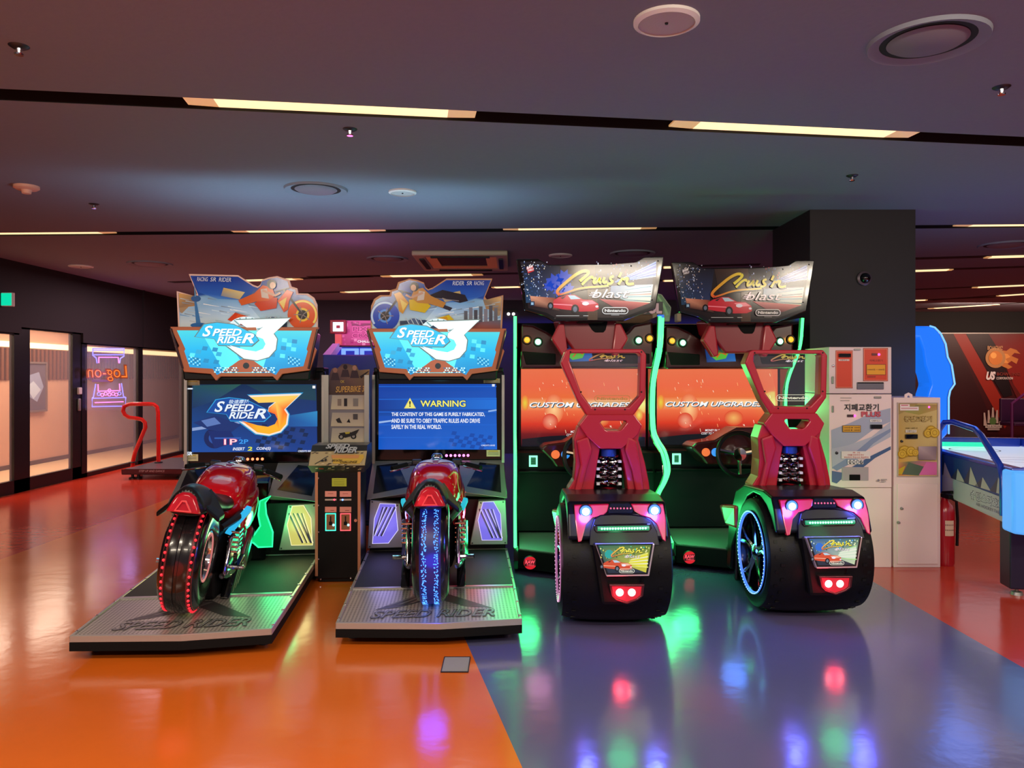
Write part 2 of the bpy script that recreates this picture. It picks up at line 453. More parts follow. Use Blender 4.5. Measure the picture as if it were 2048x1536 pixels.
ring_vent(632, 378, 0.235, 'grey round air diffuser beside the small white speaker')
ring_vent(300, 527, 0.27, 'round air diffuser beside the speaker over the glass doors')
ring_vent(775, 517, 0.25, 'round air diffuser left of the ceiling air conditioner')
ring_vent(1265, 506, 0.26, 'round air diffuser right of the speaker above the first car marquee')
ring_vent(2012, 489, 0.27, 'round air diffuser right of the black column')
def sprinkler(px, py, label):
    p = ceil(px, py); t = thing('sprinkler_head', label, 'sprinkler', (p[0], p[1], HC), 0, 'sprinkler heads in the ceiling')
    MB().lathe([(0.001, -0.012), (0.025, -0.012), (0.04, -0.003), (0.042, 0.0), (0.001, 0.0)], 'z', (0, 0, 0), 18).build('escutcheon', DKSTEEL, t)
    MB().lathe([(0.001, -0.04), (0.018, -0.04), (0.02, -0.034), (0.009, -0.03), (0.012, -0.012), (0.001, -0.012)], 'z', (0, 0, 0), 14).build('head', CHROME, t)
sprinkler(38, 92, 'brassy sprinkler head in the upper left corner of the ceiling')
sprinkler(700, 258, 'small sprinkler head just behind the front lamp slot over the motorcycles')
sprinkler(2003, 174, 'sprinkler head near the upper right picture edge')
sprinkler(188, 408, 'sprinkler head behind the round smoke detector')
sprinkler(1704, 351, 'sprinkler head in front of the black column')
def detector(px, py, r, label, m=PINKP):
    p = ceil(px, py); t = thing('smoke_detector', label, 'smoke detector', (p[0], p[1], HC))
    MB().lathe([(0.001, -0.03), (r * 0.8, -0.03), (r, -0.018), (r, 0.0), (0.001, 0.0)], 'z', (0, 0, 0), 26).build('base', m, t)
    MB().lathe([(0.001, -0.062), (r * 0.35, -0.058), (r * 0.42, -0.03), (0.001, -0.03)], 'z', (0, 0, 0), 18).build('sensor', m, t)
detector(53, 372, 0.088, 'pale round smoke detector on the ceiling at the left')
detector(356, 602, 0.12, 'small white smoke detector just left of the first sign board', WHITEP)

# ceiling air conditioner
a0 = ceil(833, 502); a1 = ceil(1006, 500.5)
cx, cy = (a0[0] + a1[0]) / 2, a0[1] + 0.62
ac = thing('air_conditioner', 'square four-way ceiling air conditioner with orange light in its panel colour', 'air conditioner', (cx, cy, HC), 0.0)
ac.scale = (1.04, 1.25, 1.6)
w = 0.53
MB().ringprism([(-w, -w), (w, -w), (w, w), (-w, w)], [(-.40, -.40), (.40, -.40), (.40, .40), (-.40, .40)], 'z', -0.035, 0).build('frame', mat('ac_frame', 'b4a88e', 0.45), ac, bevel=0.01)
MB().ringprism([(-.40, -.40), (.40, -.40), (.40, .40), (-.40, .40)], [(-.28, -.28), (.28, -.28), (.28, .28), (-.28, .28)], 'z', -0.028, 0).build('louvre_panel', mat('ac_panel_orange_lit', 'ffc880', 0.5), ac)  # the orange of reflected light is put into this panel's colour
MB().box(-.28, .28, -.28, .28, -0.02, 0).build('intake_grille', mat('ac_grille', '3a2622', 0.6, bump=0.5, bscale=80), ac)
q = MB()
for s in (-1, 1): q.box(s * 0.45 - 0.025, s * 0.45 + 0.025, -.33, .33, -0.045, -0.036); q.box(-.33, .33, s * 0.45 - 0.025, s * 0.45 + 0.025, -0.045, -0.036)
q.build('air_flap', BLACK, ac)

# walls
WALLD = mat('dark_wall_paint', '191216', 0.7, bump=0.05, bscale=40, vary=0.08)
struct(MB().box(-6.30, 6.6, 14.8, 14.9, 0, HC).build('wall_back', mat('navy_wall_paint', '2a2438', 0.7, vary=0.05, bscale=20), smooth=0))
struct(MB().box(6.5, 6.6, 14.9, 17.5, 0, HC).build('wall_return', WALLD, smooth=0))
wm = struct(MB().box(6.6, 13.0, 17.5, 17.6, 0, HC).build('wall_far', mat('far_wall_paint', '0c090b', .8), smooth=0))
struct(MB().box(13.0, 13.1, -4, 17.6, 0, HC).build('wall_right', WALLD, smooth=0))
GX = -6.3
lw = MB()
lw.box(GX - 0.06, GX + 0.06, 9.86, 11.28, 2.11, HC); lw.box(GX - 0.06, GX + 0.06, 11.28, 14.8, 1.97, HC)
lw.box(GX - 0.06, GX + 0.06, -4, 8.75, 0, HC); lw.box(GX - 0.06, GX + 0.06, 8.75, 9.86, 2.03, HC)
lw.box(GX + 0.05, GX + 0.09, 13.08, 13.12, 1.97, HC); lw.box(GX - 0.06, GX + 0.06, 14.8, 22, 0, HC)
struct(lw.build('wall_left', WALLD, smooth=0))

# glazed front: two door leaves and two fixed panes
FRAME = mat('dark_bronze_frame', '1d1a1c', 0.4, 0.3)
GLASS = mat('door_glass', 'ffffff', 0.02, alpha=0.12)
def door(n, ya, yb, sill, ztop, st=0.17):
    f = MB(); f.box(GX - 0.03, GX + 0.03, ya, ya + st, 0.005, ztop); f.box(GX - 0.03, GX + 0.03, yb - st, yb, 0.005, ztop)
    f.box(GX - 0.03, GX + 0.03, ya, yb, 0.005, sill); f.box(GX - 0.03, GX + 0.03, ya, yb, ztop - 0.02, ztop + 0.02)
    d = struct(f.build('door_%d' % n, FRAME, smooth=0))
    MB().box(GX - 0.006, GX + 0.006, ya + st, yb - st, sill, ztop - 0.02).build('pane', GLASS, d, smooth=0)
    return d
door(1, 8.75, 9.86, 0.17, 2.03, 0.10)
d2 = door(2, 9.86, 11.28, 0.17, 2.11, 0.22)
MB().box(GX + 0.03, GX + 0.07, 11.16, 11.24, 1.22, 1.32).build('door_lock', WHITEP, d2, bevel=0.01)
MB().box(GX + 0.03, GX + 0.06, 11.17, 11.23, 0.98, 1.16).build('door_handle', STEEL, d2, bevel=0.01)
def window(n, ya, yb, ztop):
    f = MB(); f.box(GX - 0.04, GX + 0.04, ya, ya + 0.14, 0, ztop); f.box(GX - 0.04, GX + 0.04, ya, yb, 0, 0.06); f.box(GX - 0.04, GX + 0.04, yb - 0.02, yb, 0, ztop)
    f.box(GX - 0.04, GX + 0.04, ya, yb, ztop - 0.02, ztop)
    d = struct(f.build('window_%d' % n, FRAME, smooth=0))
    MB().box(GX - 0.006, GX + 0.006, ya + 0.14, yb - 0.02, 0.06, ztop - 0.02).build('pane', GLASS, d, smooth=0)
window(1, 11.28, 13.0, 1.97); window(2, 13.0, 14.8, 1.97)

# corridor behind the glass
CW = -8.0
cor = struct(MB().box(CW - 0.1, CW, 2, 22, 0, 2.6).build('wall_corridor', mat('corridor_panel', 'c8987c', 0.6, vary=0.03, bscale=3), smooth=0))
sm = MB(); y = 9.0
while y < 21.8:
    sm.box(CW, CW + 0.03, y, y + 0.055, 1.42, 1.93); y += 0.115
o = sm.build('slat_cladding', mat('walnut_slat', '6b3d28', 0.5, vary=0.15, bscale=8), cor, smooth=0, kind='stuff')
MB().box(CW, CW + 0.008, 9.0, 21.8, 1.42, 1.93).build('slat_backing', mat('slat_backing', '2a1512', 0.8), cor, smooth=0)
MB().box(CW, CW + 0.03, 8.0, 21.9, 1.945, 2.035).build('cove_light', mat('cove_light', 'fff0c0', 0.5, emit=(1.0, 0.80, 0.40), estr=1.25), cor, smooth=0)
struct(MB().box(CW, CW + 0.02, 2, 22, 0, 0.07).build('baseboard_corridor', mat('dark_base', '3a2c22', 0.6), smooth=0))
struct(MB().box(CW, GX - 0.06, 2, 22, 2.6, 2.65).build('trim_2', mat('corridor_ceiling', 'd8a8a0', 0.7), smooth=0))
struct(MB().box(CW, GX, 22, 22.1, 0, 2.6).build('wall_corridor_end', WALLD, smooth=0))
# picture frame on the corridor wall
pf = thing('framed_poster', 'dark framed poster on the corridor wall seen through the glass door', 'poster', (CW + 0.03, 12.9, 1.30))
MB().ringprism([(-.36, -.42), (.36, -.42), (.36, .42), (-.36, .42)], [(-.33, -.39), (.33, -.39), (.33, .39), (-.33, .39)], 'x', 0, 0.025).build('frame', mat('poster_frame', '6a5a58', 0.5), pf)
c = Canvas(lambda u, v: (0.004, u, v), (1, 0, 0))
c.rect(-.33, -.39, .33, .39, '5a5262'); c.poly([(-.25, -.1), (-.1, .2), (.15, .25), (.28, .0), (.1, -.25)], '8f97b4'); c.poly([(-.2, 0), (0, .1), (.2, -.05), (0, -.2)], 'b9c4d8')
c.done('picture', INK, pf)

# exit sign at the left picture edge
ex = thing('exit_sign', 'green illuminated exit sign at the left picture edge above the doors', 'exit sign', (-6.17, 9.5, 2.42))
MB().box(-0.08, 0.06, -0.03, 0.03, -0.08, 0.09).build('housing', WHITEP, ex, bevel=0.006)
MB().box(-0.075, 0.055, -0.036, -0.03, -0.07, 0.08).build('lit_face', glow('exit_green', (0.0, 0.75, 0.42), 1.0), ex)
MB().box(-0.085, -0.07, -0.01, 0.01, 0.05, 0.07).build('bracket', STEEL, ex)

# black column with a domed camera
colx0, colx1, coly0, coly1 = 2.576, 3.488, 6.70, 7.66
struct(MB().box(colx0, colx1, coly0, coly1, 0, HC).build('wall_column', mat('column_paint', '131016', 0.6, bump=0.04, bscale=60), smooth=0))
dm = thing('dome_camera', 'small round dome camera on the black column', 'camera', (at(1727, 557, 6.70)[0], 6.70, at(1727, 557, 6.70)[2]))
MB().lathe([(0.001, 0), (0.062, 0), (0.062, -0.02), (0.05, -0.028), (0.001, -0.03)], 'y', (0, 0, 0), 24).build('base', mat('camera_base', '5c5058', 0.35, 0.4), dm)
MB().lathe([(0.045 * math.sin(a), -0.028 - 0.045 * math.cos(a)) for a in [0.02 + i * 0.25 for i in range(7)]], 'y', (0, 0, 0), 24).build('dome', GLOSSBLK, dm)
# floor access plate
p = on_floor(912, 1330)
fp = thing('floor_outlet', 'square grey metal outlet plate set in the orange floor', 'floor outlet', (p[0], p[1], 0), 0.0)
MB().box(-.066, .066, -.10, .10, 0.0005, 0.004).build('plate', mat('outlet_plate', '9a9684', 0.5, 0.1), fp)
MB().ringprism([(-.07, -.105), (.07, -.105), (.07, .105), (-.07, .105)], [(-.066, -.10), (.066, -.10), (.066, .10), (-.066, .10)], 'z', 0.0005, 0.006).build('rim', DKSTEEL, fp)
# ------------------------------------------------------------------ motorcycle racing machines
def perforated(name, base, hole, scale, metal=0.9, rough=0.35):
    m = bpy.data.materials.new(name); m.use_nodes = True; nt = m.node_tree; b = nt.nodes['Principled BSDF']
    tc = nt.nodes.new('ShaderNodeTexCoord'); sp = nt.nodes.new('ShaderNodeSeparateXYZ'); nt.links.new(tc.outputs['Object'], sp.inputs[0])
    outs = []
    for k in (0, 1):
        mu = nt.nodes.new('ShaderNodeMath'); mu.operation = 'MULTIPLY'; mu.inputs[1].default_value = scale; nt.links.new(sp.outputs[k], mu.inputs[0])
        si = nt.nodes.new('ShaderNodeMath'); si.operation = 'SINE'; nt.links.new(mu.outputs[0], si.inputs[0]); outs.append(si)
    pr = nt.nodes.new('ShaderNodeMath'); pr.operation = 'ADD'; nt.links.new(outs[0].outputs[0], pr.inputs[0]); nt.links.new(outs[1].outputs[0], pr.inputs[1])
    gt = nt.nodes.new('ShaderNodeMath'); gt.operation = 'GREATER_THAN'; gt.inputs[1].default_value = 0.75; nt.links.new(pr.outputs[0], gt.inputs[0])
    mx = nt.nodes.new('ShaderNodeMix'); mx.data_type = 'RGBA'
    mx.inputs['A'].default_value = (*hexc(base), 1); mx.inputs['B'].default_value = (*hexc(hole), 1)
    nt.links.new(gt.outputs[0], mx.inputs['Factor']); nt.links.new(mx.outputs['Result'], b.inputs['Base Color'])
    b.inputs['Metallic'].default_value = metal; b.inputs['Roughness'].default_value = rough
    return m
PERF = perforated('perforated_steel', 'bcb6ac', '5c5850', 2 * PI / 0.021, 0.45, 0.32)
MATB = mat('rubber_mat', '141416', 0.6, bump=0.3, bscale=300)

def logo3(c, ox, oy, k, pal):
    """the italic two-line title with its big numeral; (ox, oy) shifts, k scales, coordinates traced on a 1349-px-wide crop"""
    c.tf = lambda x, y: (ox + x * k, oy + y * k)
    three = [(640, 985), (985, 972), (880, 1075), (902, 1110), (893, 1180), (850, 1230), (775, 1253), (690, 1240), (580, 1155), (690, 1188), (765, 1200), (815, 1180), (833, 1145), (815, 1108), (768, 1090), (772, 1062), (822, 1022), (700, 1026)]
    cx = sum(p[0] for p in three) / len(three); cy = sum(p[1] for p in three) / len(three)
    out = [(330, 1095), (395, 1000), (490, 985), (610, 1000), (760, 1075), (790, 1120), (740, 1165), (500, 1160), (470, 1110)]
    c.poly([(cx + (x - cx) * 1.16, cy + (y - cy) * 1.14) for x, y in three], pal['rim2'])
    c.poly(out, pal['rim2'])
    c.poly([(cx + (x - cx) * 1.10, cy + (y - cy) * 1.09) for x, y in three], pal['rim'])
    c.poly([(555 + (x - 555) * 0.965, 1075 + (y - 1075) * 0.93) for x, y in out], pal['field'])
    c.poly(three, pal['n0'], [pal['n0'] if y < 1050 else (pal['n1'] if y < 1160 else pal['n2']) for x, y in three])
    for dx, col in ((4, pal['shade']), (0, pal['txt'])):
        c.text('S', 388 + dx, 1014 + dx, 462 + dx, 1092 + dx, col, 0.35, 0.02)
        c.text('PEED', 458 + dx, 1036 + dx, 665 + dx, 1088 + dx, col, 0.3, 0.025)
        c.text('RIDE', 490 + dx, 1092 + dx, 672 + dx, 1140 + dx, col, 0.3, 0.025)
        c.text('R', 665 + dx, 1068 + dx, 752 + dx, 1140 + dx, col, 0.3, 0.025)
    c.tf = lambda x, y: (x, y)

def checker(c, x0, y0, nx, ny, s, cols, sk=-0.3, skip=0.35, seed=1):
    r = random.Random(seed)
    for i in range(nx):
        for j in range(ny):
            if (i + j) % 2 == 0 and r.random() > skip:
                x = x0 + i * s + j * s * sk; y = y0 + j * s * 0.8 + i * s * 0.12
                c.poly([(x, y), (x + s, y + s * .12), (x + s + s * sk, y + s * .92), (x + s * sk, y + s * .8)], cols[(i * 3 + j) % len(cols)])
                c.h -= c.step

def sec(y, w, z0, z1, p=0.75, pinch=0.0, n=18):
    r = []; zm, h = (z0 + z1) / 2, (z1 - z0) / 2
    for k in range(n):
        a = 2 * PI * k / n; ca, sa = math.cos(a), math.sin(a)
        x = w * math.copysign(abs(ca) ** p, ca); z = math.copysign(abs(sa) ** p, sa)
        r.append((x * (1 - pinch * (z + 1) / 2), y, zm + h * z))
    return r

def bike_machine(loc, rz, label, A):
    M = MX(loc, rz); T = MX((-0.455, 4.27, 0), math.radians(4))       # T: the frame the shapes were measured in
    R = thing('motorcycle_arcade_machine', label, 'arcade machine', loc, rz, 'twin motorcycle racing machines')
    # --- platform
    po = [(-.515, .03), (.06, -.02), (.515, .03), (.53, .72), (.545, 1.80), (-.545, 1.80), (-.53, .72)]
    base = MB().prism(po, 'z', 0.055, 0.10).build('platform', MATTE, R, smooth=0)
    q = MB()
    inn = [(x * 0.965, y + (0.02 if y < .1 else (-0.02 if y > 1.7 else 0))) for x, y in po]
    q.ringprism(po, inn, 'z', 0.10, 0.137)
    q.build('edge_trim', ALU, base, smooth=0, bevel=0.003, seg=1)
    MB().prism([(-.497, .05), (.06, 0.0), (.497, .05), (.512, .70), (-.512, .70)], 'z', 0.10, 0.131).build('front_plate', PERF, base, smooth=0)
    MB().box(-.512, .512, .70, .735, 0.10, 0.140).build('cross_trim', ALU, base, smooth=0, bevel=0.003, seg=1)
    MB().prism([(-.512, .735), (.512, .735), (.525, 1.78), (-.525, 1.78)], 'z', 0.10, 0.134).build('foot_mat', MATB, base, smooth=0)
    c = Canvas(lambda u, v: (u, v, 0.1315), (0, 0, 1))
    c.poly([(-.33, .26), (-.05, .62), (.05, .62), (.36, .26), (.2, .30), (.02, .48), (-.2, .30)], '5b5957')
    for k in range(4): c.poly([(-.28 + k * .07, .33 + k * .02), (-.25 + k * .07, .34 + k * .02), (-.05 + k * .04, .58), (-.08 + k * .04, .58)], '8b8984')
    c.text('SPEED RIDER', -.34, .245, .37, .10, '4c4a48', 0.3, 0.03); c.text('SPEED RIDER', -.335, .238, .365, .108, '9a9894', 0.3, 0.0)
    c.done('plate_lettering', ink('etched_print', rough=0.4, metal=0.6), base)
    q = MB()
    for i in range(7):
        for s in (-1, 1): q.lathe([(.0001, 0), (.008, 0), (.008, .004), (.0001, .005)], 'z', (s * (.508 + .004 * i), .1 + .27 * i, .137), 8)
    q.build('screw_heads', CHROME, base, kind='stuff')
    for x, y in ((-.44, .2), (.44, .2), (-.44, 1.5), (.44, 1.5)):
        MB().lathe([(.001, 0), (.03, 0), (.03, .018), (.01, .022), (.01, .055), (.001, .055)], 'z', (x, y, 0), 14).build('levelling_foot', DKSTEEL, base)
    # --- cabinet
    cab = MB().box(-.53, .53, 1.80, 2.42, 0.03, 0.53).box(-.53, .53, 2.12, 2.42, .53, 1.56).build('cabinet', BLACK, R, smooth=0, bevel=0.006, seg=1)
    MB().prism([(1.62, .14), (1.82, .14), (1.82, .74), (1.72, .70)], 'x', -.17, .17).build('centre_tunnel', GLOSSBLK, cab, smooth=0, bevel=.01, seg=1)
    F = Plane(T, 1.70); F2 = Plane(T, 1.93)
    for side, outl, inner in (
        ('left', [(740, 1000), (799, 1007), (811, 1095), (735, 1097)], [(760, 1007), (791, 1008), (796, 1060), (777, 1086), (745, 1087), (749, 1037)]),
        ('right', [(957, 1002), (1011, 1000), (1015, 1089), (940, 1090)], [(966, 1004), (987, 1003), (1001, 1028), (1004, 1080), (964, 1080), (956, 1040)])):
        pan = MB().prism(F.poly(outl), 'y', 1.70, 1.80).build('foot_panel', STEEL, R, smooth=0, bevel=.004, seg=1)
        c = Canvas(lambda u, v: F.p(u, v) + Vector((0, -0.001, 0)))
        c.poly(inner, A['foot'])
        xs = [p[0] for p in inner]; x0, x1 = min(xs), max(xs)
        for k in range(4):
            xa = x0 + 3 + k * 8; s = 1 if side == 'right' else -1
            a, b = ((xa, 1018), (min(xa + 26, x1 - 2), 1076)) if s > 0 else ((x1 - 6 - k * 8, 1014), (max(x1 - 34 - k * 8, x0 + 1), 1072))
            c.stroke([a, b], 2.2 if k % 2 else 3.4, '2a2638'); c.stroke([(a[0] + 3, a[1]), (b[0] + 3, b[1])], 1.2, A['foot_hi'])
        c.stroke(inner, 1.5, A['foot_hi'], closed=True)
        c.done('lit_graphic', BACKLIT, pan)
        q = MB()
        for px, py in outl:
            x, z = F.xz(px, py); x += .018 if px < (x0 + x1) / 2 else -.018; z += -.015 if py < 1040 else .015
            q.lathe([(.001, 0), (.006, 0), (.006, -.003), (.001, -.004)], 'y', (x, 1.70, z), 8)
        q.build('panel_screws', DKSTEEL, pan, kind='stuff')
        # sloping wing above the foot panel: bright frame round a dark facet
        s = -1 if side == 'left' else 1
        rows = [(1.74, [(.17, .62), (.50, .50), (.50, .62), (.17, .70)]), (2.10, [(.17, .80), (.52, .80), (.52, .84), (.17, .84)])]
        wq = MB().add([(s * .17, 1.70, .60), (s * .535, 1.64, .555), (s * .535, 2.10, .80), (s * .17, 2.10, .80), (s * .17, 1.78, .555), (s * .535, 1.78, .535), (s * .535, 2.10, .70), (s * .17, 2.10, .70)],
                      [(0, 1, 2, 3), (4, 7, 6, 5), (0, 4, 5, 1), (1, 5, 6, 2), (2, 6, 7, 3), (3, 7, 4, 0)])
        wing = wq.build('shelf_wing', STEEL, R, smooth=0, bevel=.004, seg=1)
        c = Canvas(lambda u, v: (s * (.17 + u * .365), 1.70 - .06 * u + v * (.40 + .06 * u), .60 - .045 * u + v * (.20 + .045 * u)), (0, -.45, .89), 0.002)
        c.poly([(.15, .18), (.88, .12), (.9, .86), (.45, .92)], '16171c')
        c.done('dark_facet', INKGLOSS, wing)
    # neon figure beside the bike
    c = None
    PN = Plane(MX((-1.80, 4.08, 0), math.radians(6.5)), 1.585)
    nz = [(520, 1002), (542, 992), (531, 1005), (533, 1028), (546, 1064), (545, 1093), (517, 1094), (507, 1085), (490, 1082), (509, 1069), (521, 1052), (517, 1030)]
    pts = [(x, max(z, .155)) for x, z in PN.poly(nz)]
    xmin = min(p[0] for p in pts); sh = max(0, .03 - xmin)
    for s in (-1, 1):
        nm = MB().prism([(s * (x + sh), z) for x, z in pts], 'y', 1.585, 1.60).build('neon_panel', glow('neon_fill_' + A['key'], A['neon_fill'], A['neon_s'] * .5), cab, smooth=0)
        MB().tube([(s * (x + sh), 1.578, z) for x, z in pts], .006, 6, True).build('neon_outline', glow('neon_line_' + A['key'], A['neon'], A['neon_s']), cab)
    point('neon_light', (.30, 1.45, .40), A['neon_w'], A['neon'], .12, R)
    for s in (-1, 1): point('foot_panel_light', (s * .40, 1.60, .36), 1.2, A['foot_rgb'], .1, R)
    # --- monitor
    S = Plane(T, 2.10)
    mon = MB().box(-.535, .535, 2.10, 2.20, .80, 1.53).build('monitor', GLOSSBLK, R, smooth=0, bevel=.008, seg=2)
    for s in (-1, 1): MB().box(s * .527 - .011, s * .527 + .011, 2.06, 2.12, .78, 1.50).build('side_post', ALU, mon, smooth=0)
    c = Canvas(lambda u, v: S.p(u, v) + Vector((0, -.002, 0)))
    A['screen'](c)
    c.done('screen', LCD, mon)
    for x0, y0, x1, y1 in ((967, 757, 1000, 766), (973, 900, 1000, 913)) if not A['mirror'] else ((743, 760, 772, 770), (741, 903, 769, 916)):
        c = Canvas(lambda u, v: S.p(u, v) + Vector((0, -.002, 0)))
        c.rect(x0, y0, x1, y1, 'cfc39a'); c.rect(x0 + 4, y0 + 1.2, x1 - 4, y0 + 3.4, 'b89a30')
        for k in range(2): c.rect(x0 + 3, y0 + 5 + 3 * k, x1 - 3, y0 + 6 + 3 * k, '77705a')
        c.done('warning_sticker', INK, mon)
    q = MB(); x, z = S.xz(*A['dots0']); x2, _ = S.xz(*A['dots1'])
    for i in range(6): q.ball((x + (x2 - x) * i / 5, 2.092, z), .011, 10)
    q.build('status_leds', glow('status_led_' + A['key'], A['dots'], 3.0), mon, kind='stuff')
    # --- marquee light box
    L = Plane(T, 1.75, 0.0)
    out = [(733, 657), (1013, 657), (1003, 694), (1009, 702), (996, 741), (944, 748), (934, 761), (926, 753), (827, 753), (819, 761), (809, 748), (759, 744), (744, 703), (750, 694)]
    inn2 = [(746, 664), (1000, 664), (990, 700), (992, 704), (984, 733), (940, 738), (932, 750), (924, 746), (829, 746), (821, 750), (813, 738), (770, 735), (760, 704), (762, 700)]
    mq = MB().prism(L.poly(out), 'y', 1.75, 1.79).build('marquee', mat('orange_board_edge', 'b8623a', 0.45), R, smooth=0, bevel=.003, seg=1)
    MB().prism([(-.46, 1.46), (.46, 1.46), (.50, 1.83), (-.50, 1.83)], 'y', 1.79, 2.14).build('light_box', BLACK, mq, smooth=0, bevel=.01, seg=1)
    c = Canvas(lambda u, v: L.p(u, v) + Vector((0, -.001, 0)))
    cyan = {664: '3fc8d8', 750: '12a4cf'}
    c.poly(inn2, '22c0dc', ['38c6d4' if p[1] < 690 else ('10aee0' if p[1] < 720 else '1a8fca') for p in inn2])
    c.poly([(790, 664), (830, 664), (880, 746), (835, 746)], '55e0ee'); c.poly([(860, 664), (930, 664), (905, 746), (872, 746)], '5fe6f2')
    checker(c, 776, 692, 6, 4, 9.5, ['1a86b8', '2aa0cc', '57dcea'], -.25, .25, 3); c.lay()
    checker(c, 925, 676, 6, 5, 9.5, ['1a86b8', '2aa0cc', '57dcea', '1fa8d8'], -.1, .25, 4); c.lay()
    c.poly([(828, 745), (850, 731), (862, 722), (876, 717), (890, 722), (902, 731), (924, 745)], 'a5502a')
    c.ell(876, 732, 6, 6, '20100c', 18)
    for r in range(3):
        for k in range(9):
            for x0 in (816, 887):
                c.rect(x0 + k * 5 + (r % 2) * 2.5, 735 + r * 4, x0 + k * 5 + 3 + (r % 2) * 2.5, 737.6 + r * 4, 'bff4fa' if (k + r) % 3 else '1a6a90'); c.h -= c.step
    for x0 in (768, 955):
        for r in range(4):
            for k in range(6): c.rect(x0 + k * 4, 714 + r * 4 + k, x0 + k * 4 + 2.4, 716 + r * 4 + k, 'a8e8f4' if (k + r) % 2 else '15628c'); c.h -= c.step
    c.lay()
    c.ring(876, 664, 20, 36, 'c9dadc', 20, .75, PI, 2 * PI)
    for k in range(9):
        a = PI + PI * (k + .5) / 9; c.stroke([(876 + 21 * math.cos(a), 664 + 15 * math.sin(a)), (876 + 35 * math.cos(a), 664 + 26 * math.sin(a))], 2.2, '5d8a8e'); c.h -= c.step
    c.lay()
    logo3(c, 600 + 90.6, 530 - 145.6, .2669, dict(rim='dff6f4', rim2='5d6a66', field='19b4e0', n0='ffffff', n1='ffe6f6', n2='ffffff', shade='0f86b8', txt='f4ffff'))
    c.done('lit_film', ink('marquee_backlit_film', 1.25, 0.25), mq)
    for (xa, ya), (xb, yb) in (((735, 661), (757, 738)), ((1011, 661), (994, 738))):
        a, b = L.xz(xa, ya), L.xz(xb, yb); MB().tube([(a[0], 1.745, a[1]), (b[0], 1.745, b[1])], .009, 6).build('edge_bar', DKRED, mq)
    point('marquee_light', (0, 1.50, 1.72), 3.0, (0.25, 0.85, 1.0), .3, R)
    area_o = area('marquee_top_light', (0, 2.0, 1.90), .9, .2, 9.0, (0.45, 0.78, 1.0), (PI, 0, 0)); area_o.parent = R
    # --- die-cut sign board on top
    B = Plane(T, 1.80)
    top = [(741, 664), (741, 640), (742, 612), (748, 598), (760, 590), (779, 590), (781, 580), (792, 577), (796, 564), (810, 560), (819, 557), (835, 560), (848, 565), (851, 574), (856, 578), (865, 575), (893, 557), (985, 557), (970, 594), (974, 599), (1007, 590), (1004, 664)]
    cx, cy = 876, 618
    inner = [(x + (3.4 if x < 800 else (-3.2 if x > 955 else 0)), y + (3.2 if y < 650 else 0)) for x, y in top]
    ms = -1 if A['mirror'] else 1
    tb = MB().prism([(ms * x, z) for x, z in B.poly(top)], 'y', 1.80, 1.825).build('sign_board', mat('board_edge_' + A['key'], A['edge'], 0.4), R, smooth=0, bevel=.002, seg=1)
    def fb(u, v):
        q = B.p(u, v); return (ms * q.x, 1.799, q.z)
    c = Canvas(fb)
    c.poly(inner, '2a5cae', ['1d4fae' if y < 600 else ('8cc0e4' if y < 640 else 'cfeaf4') for x, y in inner])
    c.poly([(900, 640), (1003, 600), (1001, 630), (960, 650), (900, 655)], 'd0a45c', ['e8f0f4', 'c89440', 'a89070', '8a8a90', 'd8ecf4'])
    c.poly([(862, 580), (893, 562), (978, 562), (966, 592), (930, 604), (872, 604)], '1a48b4', ['2a58b8', '1a3fa8', '1838a0', '2a62c8', '5a94dc', '3a70c4'])
    c.poly([(846, 646), (880, 606), (930, 604), (966, 600), (1000, 636), (1000, 662), (846, 662)], 'c0e0f0', ['e8f4fa', '88b8e4', '7ab0e0', '9ac4e8', 'b4d4e8', 'e4f0f4', 'f4fafc'])
    c.poly([(966, 600), (1003, 594), (1002, 622), (972, 618)], 'd09a48', ['8a7a68', 'e0a850', '9a7a5a', 'c08a50'])
    r = random.Random(21)
    for k in range(34):
        x, y = r.uniform(852, 985), r.uniform(604, 650); l = r.uniform(8, 30); c.stroke([(x, y), (min(x + l, 1000), y - l * .16)], [.5, 1.8], r.choice(['ffffff', 'd8ecf8', '6aa0d8', '8a98a8', 'b8c8d0'])); c.h -= c.step
    c.lay(); c.poly([(880, 590), (920, 582), (925, 598), (890, 604)], 'e0c070', ['f0d890', 'd8b870', '8a90a0', 'c8b080'])
    if A['mirror']:
        c.stroke([(972, 610), (966, 655)], [4, 9], '3f7cb8'); c.ell(971, 604, 9, 6, '35609c'); c.stroke([(972, 600), (974, 578)], [3, .6], '5f9ac8'); c.ell(965, 655, 16, 5, '2f6eb4')
    else:
        for k in range(7): c.rect(928 + k * 10, 622 - (k * 7) % 12, 935 + k * 10, 652, ['6b6a72', '8a8894', '55545e'][k % 3]); c.h -= c.step
        c.lay(); c.poly([(910, 650), (1001, 640), (1001, 662), (930, 662)], 'a04838', ['b06050', '606878', '9a4c40', 'b8584a'])
        c.poly([(855, 592), (885, 580), (930, 590), (936, 602), (920, 606), (885, 596), (866, 604), (856, 602)], '2c2630'); c.poly([(862, 600), (905, 616), (900, 622), (858, 606)], '3a3440'); c.stroke([(866, 596), (918, 602)], 1.6, '8b8590')
    # a generic motorcycle and rider
    W = A['wheel']
    c.ring(770, 632, 12, 29, W[0], 30, 1.02); c.h -= 0; c.ring(770, 632, 9, 13, W[1], 26, 1.02); c.ring(770, 632, 24, 28, W[2], 26, 1.02, 2.5, 5.4); c.ell(770, 632, 9, 9, '2a2228')
    for k in range(5):
        a = k * 1.256; c.stroke([(770, 632), (770 + 17 * math.cos(a), 632 + 17 * math.sin(a))], 1.6, '9a8a88'); c.h -= c.step
    c.lay()
    b1, b2 = A['body']
